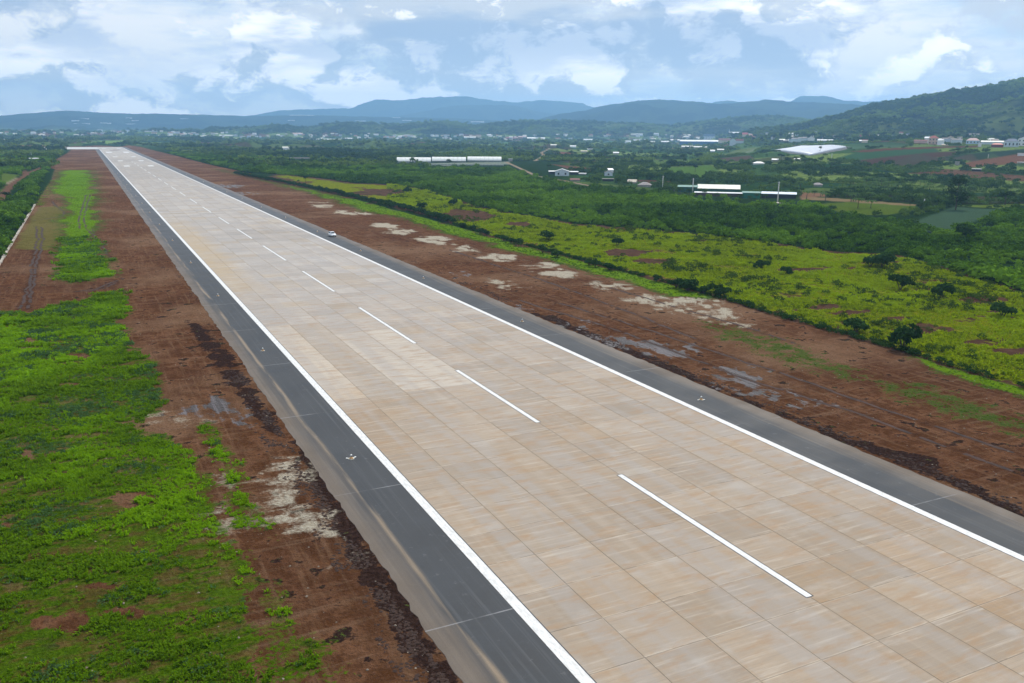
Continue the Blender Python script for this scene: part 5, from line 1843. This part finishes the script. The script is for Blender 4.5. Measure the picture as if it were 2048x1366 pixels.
# ------------------------------------------------------------------ low wall at the left
e = empty('low_wall', (-73.0, 272.0, -.1))
yy = -26.0
while yy < 206:
    L = random.uniform(2.5, 8.5)
    b = MB()
    ww, hh = random.uniform(.28, .42), random.uniform(.35, .65)
    b.loft([[(-ww, yy, -.2), (ww, yy, -.2), (ww * .9, yy, hh), (-ww * .9, yy, hh)], [(-ww, yy + L, -.2), (ww, yy + L, -.2), (ww * .9, yy + L, hh * random.uniform(.8, 1.1)), (-ww * .9, yy + L, hh)]])
    b.build('wall_block', mat('wall_stone', (.40, .36, .30), .9, .35, .5, dirt=(.17, .13, .10)), e)
    yy += L + random.choice([.15, .2, .3, 1.4])
tag(e, 'low broken line of pale concrete wall blocks along the left scrub', 'wall')

# ------------------------------------------------------------------ edge lights
ORANGE = mat('weathered_orange', (.50, .30, .14), .8, .4, 6.0)
PAPER = mat('light_white', (.80, .80, .76), .4, .05, 6.0)


def edge_light(x, y, label):
    e = empty('edge_light', (x, y, -.01), random.uniform(-.4, .4))
    b = MB()
    b.tube([(0, 0, -.02), (0, 0, .05)], [.36, .34], 14)
    b.build('base_plate', mat('base_concrete', (.5, .47, .4), .9, .3, 4.0), e)
    b = MB()
    b.tube([(0, 0, .05), (0, 0, .12), (0, 0, .22)], [.26, .2, .07], 12)
    b.build('skirt', ORANGE, e, True)
    b = MB()
    b.tube([(0, 0, .22), (0, 0, .36)], [.04, .04], 8)
    b.build('stem', DARKM, e)
    b = MB()
    b.tube([(0, 0, .36), (0, 0, .42), (0, 0, .50), (0, 0, .54)], [.09, .12, .10, .03], 12)
    b.build('lamp', PAPER, e, True)
    for a in (random.uniform(-.4, .4), random.uniform(2, 3.6)) if 'nearest' in label else ():
        b = MB()
        b.box(.38, random.uniform(.5, .8), -.07, .07, .0, .035)
        o = b.build('paint_patch', PAPER, e)
        o.rotation_euler = (0, 0, a)
    return tag(e, label, 'runway light', 'runway edge lights')


names_l = ['nearest runway edge light on the left shoulder', 'second runway edge light on the left shoulder', 'third runway edge light on the left shoulder, level with the third dash']
for k in range(14):
    yy = 90.3 + 54.4 * k
    edge_light(-25.3, yy, names_l[k] if k < 3 else 'small runway edge light far along the left shoulder')
for k in range(14):
    yy = 91.4 + 56.0 * k
    edge_light(25.4, yy, ['nearest runway edge light on the right shoulder', 'second runway edge light on the right shoulder', 'third runway edge light on the right shoulder', 'runway edge light on the right shoulder before the car', 'runway edge light just beyond the white car'][k] if k < 5 else 'small runway edge light far along the right shoulder')
# ------------------------------------------------------------------ the white car
PAINT = bpy.data.materials.new('white_car_paint')
PAINT.use_nodes = True
t = NT(PAINT.node_tree)
bs = t.n['Principled BSDF']
ob_ = t.n.new('ShaderNodeTexCoord').outputs['Object']
dz_ = t.sep(ob_)[2]
c = t.mix(t.step(t.math('ADD', dz_, t.math('MULTIPLY', t.noise(ob_, 3.0, 4.0, .6), .5)), .45, .85), rgb(.5, .44, .38), rgb(.82, .83, .84))
t.put(bs, 'Base Color', c)
bs.inputs['Roughness'].default_value = .25
bs.inputs['Coat Weight'].default_value = .4
car = empty('parked_car', (26.9, 299.5, -.02), math.radians(4))
car.scale = (.93, .9, 1.06)
tag(car, 'small white crossover car facing us on the right shoulder', 'car')


def ringc(y, w_, zb, zt, tumble=.06, k=.12):
    h_ = w_ / 2
    return [(-h_ + k, y, zb), (h_ - k, y, zb), (h_, y, zb + .15), (h_, y, (zb + zt) / 2), (h_ - tumble, y, zt - .06), (h_ - tumble - .1, y, zt), (-h_ + tumble + .1, y, zt), (-h_ + tumble, y, zt - .06), (-h_, y, (zb + zt) / 2), (-h_, y, zb + .15)]


b = MB()   # front at -y
b.loft([ringc(-2.22, 1.45, .38, .72), ringc(-2.1, 1.66, .3, .86), ringc(-1.7, 1.80, .25, .98), ringc(-1.0, 1.84, .24, 1.06), ringc(0, 1.86, .24, 1.08), ringc(1.2, 1.86, .24, 1.1), ringc(1.9, 1.8, .28, 1.1), ringc(2.15, 1.66, .34, 1.02), ringc(2.22, 1.5, .42, .9)])
b.build('body', PAINT, car, True)
b = MB()
def cab(y, w_, z0, z1):
    h_ = w_ / 2
    return [(-h_, y, z0), (h_, y, z0), (h_ - .14, y, z1), (-h_ + .14, y, z1)]
b.loft([cab(-1.05, 1.62, 1.03, 1.07), cab(-.35, 1.66, 1.04, 1.55), cab(.1, 1.68, 1.04, 1.62), cab(1.1, 1.68, 1.04, 1.60), cab(1.75, 1.62, 1.04, 1.48), cab(2.1, 1.5, 1.02, 1.08)])
b.build('roof', PAINT, car, False)
b = MB()
b.quad((-.70, -1.02, 1.11), (.70, -1.02, 1.11), (.60, -.385, 1.555), (-.60, -.385, 1.555))
b.quad((-.70, -1.01, 1.10), (.70, -1.01, 1.10), (.60, -.375, 1.545), (-.60, -.375, 1.545))
b.build('windscreen', GLASS, car)
b = MB()
b.quad((.62, 2.11, 1.12), (-.62, 2.11, 1.12), (-.56, 1.79, 1.46), (.56, 1.79, 1.46))
b.build('rear_window', GLASS, car)
for s in (-1, 1):
    for (ya, yb) in ((-.62, .22), (.30, 1.12), (1.2, 1.68)):
        b = MB()
        xb, xt = s * .847, s * .745
        za, zb = 1.12, 1.47
        b.loft([[(xb, ya - (.1 if ya < -.5 else 0), za), (xt, ya + (.22 if ya < -.5 else 0), zb), (xt - s * .02, ya + (.22 if ya < -.5 else 0), zb), (xb - s * .02, ya, za)], [(xb, yb, za), (xt, yb, zb), (xt - s * .02, yb, zb), (xb - s * .02, yb, za)]])
        b.build('side_window', GLASS, car)
    b = MB()
    b.box(s * .94 - .06, s * .94 + .06, -.78, -.60, 1.05, 1.2)
    b.build('mirror', PAINT, car)
    b = MB()
    b.box(s * .62 - .17, s * .62 + .17, -2.20, -2.06, .66, .80)
    b.build('headlight', mat('headlamp_glass', (.7, .72, .75), .1, .1, 2.0), car)
    b = MB()
    b.box(s * .66 - .14, s * .66 + .14, 2.08, 2.21, .74, .92)
    b.build('tail_light', mat('red_lens', (.3, .01, .01), .2, .1, 2.0), car)
    for yw in (-1.38, 1.32):
        wv_ = MB().tube([(s * .74, yw, .34), (s * .93, yw, .34)], [.34, .34], 18).build('wheel', DARKM, car, False)
        MB().tube([(s * .935, yw, .34), (s * .945, yw, .34)], [.22, .20], 12).build('rim', mat('rim_metal', (.5, .5, .52), .35, .1, 2.0), wv_)
MB().box(-.42, .42, -2.235, -2.20, .50, .66).build('grille', DARKM, car)
MB().box(-.55, .55, -2.20, -2.12, .34, .46).build('bumper_intake', DARKM, car)
MB().box(-.24, .24, -2.262, -2.24, .46, .57).build('number_plate', PAPER, car)

# ------------------------------------------------------------------ uncountable cover, kept clear of what was built


for pts_, wd_, col_ in ROADS:
    for (ax_, ay_), (bx_, by_) in zip(pts_[:-1], pts_[1:]):
        for q_ in np.linspace(0, 1, 5):
            clear(hit(ax_ + (bx_ - ax_) * q_, ay_ + (by_ - ay_) * q_), 5, 4, .045)


def blocked(x, y, keep=0.04):
    """points that would stand inside or right before a building"""
    az, dd = az_dist(x, y)
    m_ = np.zeros(len(x), bool)
    for bx, by, hw, dp, fr in CLEAR:
        ba, bd = az_dist(np.array([bx]), np.array([by]))
        ba, bd = ba[0], bd[0]
        lat = np.radians(az - ba) * bd
        m_ |= (np.abs(lat) < hw + 2) & (dd > bd - fr) & (dd < bd + dp + 3)
    return m_ & (rng.random(len(x)) > keep)


# scrub: dense dark green bushes
P_SCRUB = poly(SCRUB_PX)
P_SCRUBL = poly([(-300, 560), (-40, 560), (0, 526), (72, 410), (70, 375), (92, 345), (108, 318), (140, 300), (-300, 300)])
x, y = polar_points(190000, 120, 1500, -15, 67)
R_ = region_masks(x, y)
_, dd = az_dist(x, y)
wxx, wyy = x + 10 * (fbm(x / 14, y / 14, 3) - .5), y + 10 * (fbm(x / 14 + 9, y / 14, 3) - .5)
ins = inside(P_SCRUB, wxx, wyy) | inside(P_SCRUBL, wxx, wyy)
free = 1 - sstep(0.2, .7, np.interp(dd, [0, 9999], [0, 0]))
k = ins & (R_['strip'] < .3) & in_view(x, y, 0 * x, 260) & (rng.random(len(x)) < (0.6 + .4 * sstep(.36, .46, fbm(x / 22, y / 22, 3))))
# keep the painted farm fields and roads open
from bisect import bisect


def covered(xs, ys, names):
    m_ = np.zeros(len(xs), bool)
    for i_ in names:
        m_ |= inside(poly(FIELDS[i_][0]), xs, ys)
    return m_


def near_road(xs, ys, grow=3.0):
    m_ = np.zeros(len(xs), bool)
    for pts, wd, col in ROADS:
        W = [tuple(hit(*p_)[:2]) for p_ in pts]
        m_ |= lmask(W, wd + grow, xs, ys, .5) > .5
    return m_


x, y, dd = x[k], y[k], dd[k]
k = ~covered(x, y, range(len(FIELDS))) & ~near_road(x, y) & ~blocked(x, y)
x, y, dd = x[k], y[k], dd[k]
P = np.stack([x, y, height(x, y) - .15], 1)
print('scrub', len(P))
scatter('scrub', 'dense dark green scrub of leafy bushes covering the land', P, (0.45 + 1.6 * fbm(x / 7, y / 7, 4) ** 1.6 + .7 * (rng.random(len(x)) > .97)) * np.clip(dd / 420, 1, 1.15), [leaf_clump(80, 1.5, 1.1, .36, 50 + k_) for k_ in range(5)], SCRUB, flat=.95)
# woods: far plain and hills
x, y = polar_points(60000, 900, 5600, -15, 67, power=0)
_, dd = az_dist(x, y)
az_, _ = az_dist(x, y)
cl = fbm(x / 170, y / 170, 4)
k = ((cl > .525) | (rng.random(len(x)) < .12)) & ((x < -75) | (x > 85) | (y > 2060)) & ~((dd < 1500) & (az_ > 40))
k &= ~((dd < 1120) & (az_ > 22) & (az_ < 36))
x, y, dd = x[k], y[k], dd[k]
k = ~covered(x, y, range(len(FIELDS))) & ~near_road(x, y, 8) & ~blocked(x, y)
x, y, dd = x[k], y[k], dd[k]
z = height(x, y)
print('wood', len(x))
scatter('far_wood', 'dark green trees and groves merging over the far plain', np.stack([x, y, z - .5], 1), (.8 + .7 * rng.random(len(x))) * np.clip(dd / 2600, .62, 1.5), [leaf_clump(44, 4.2, 4.0, 1.7, 90 + k_, lobes=3) for k_ in range(5)], WOODM)
# forested right hill and low ridge
x, y = polar_points(90000, 1700, 4700, -10, 62)
z = height(x, y)
az_, dd = az_dist(x, y)
k = (z > 24) & ((az_ > 38) | (z > 20)) & (rng.random(len(x)) < .10 + .90 * sstep(.42, .54, fbm(x / 110, y / 110, 5)))
x, y, z, dd = x[k], y[k], z[k], dd[k]
print('hill wood', len(x))
scatter('hill_forest', 'forest covering the long hillside and low ridge', np.stack([x, y, z - 1.0], 1), .75 + .65 * rng.random(len(x)), [leaf_clump(40, 5.0, 4.2, 2.1, 110 + k_, lobes=2) for k_ in range(4)], WOODM)


# rough orchard cover over the slope
x, y = polar_points(26000, 330, 1350, 30, 68)
_, dd = az_dist(x, y)
k = (rng.random(len(x)) < .08 + .92 * sstep(.46, .56, fbm(x / 34, y / 34, 4))) & ~inside(P_SCRUB, x, y) & (region_masks(x, y)['meadow'] < .05) & (x > 95)
x, y = x[k], y[k]
k = ~covered(x, y, range(len(FIELDS))) & ~near_road(x, y) & ~blocked(x, y)
x, y = x[k], y[k]
print('orchard', len(x))
scatter('orchard_cover', 'dark coffee bushes and fruit trees covering the slopes below the village', np.stack([x, y, height(x, y) - .2], 1), .8 + 1.1 * rng.random(len(x)) ** 2, [leaf_clump(80, 1.7, 1.25, .40, 130 + k_) for k_ in range(5)], leaf_mat('orchard_leaves', (.012, .034, .012), (.05, .095, .024), (.09, .15, .03), .3, .012))
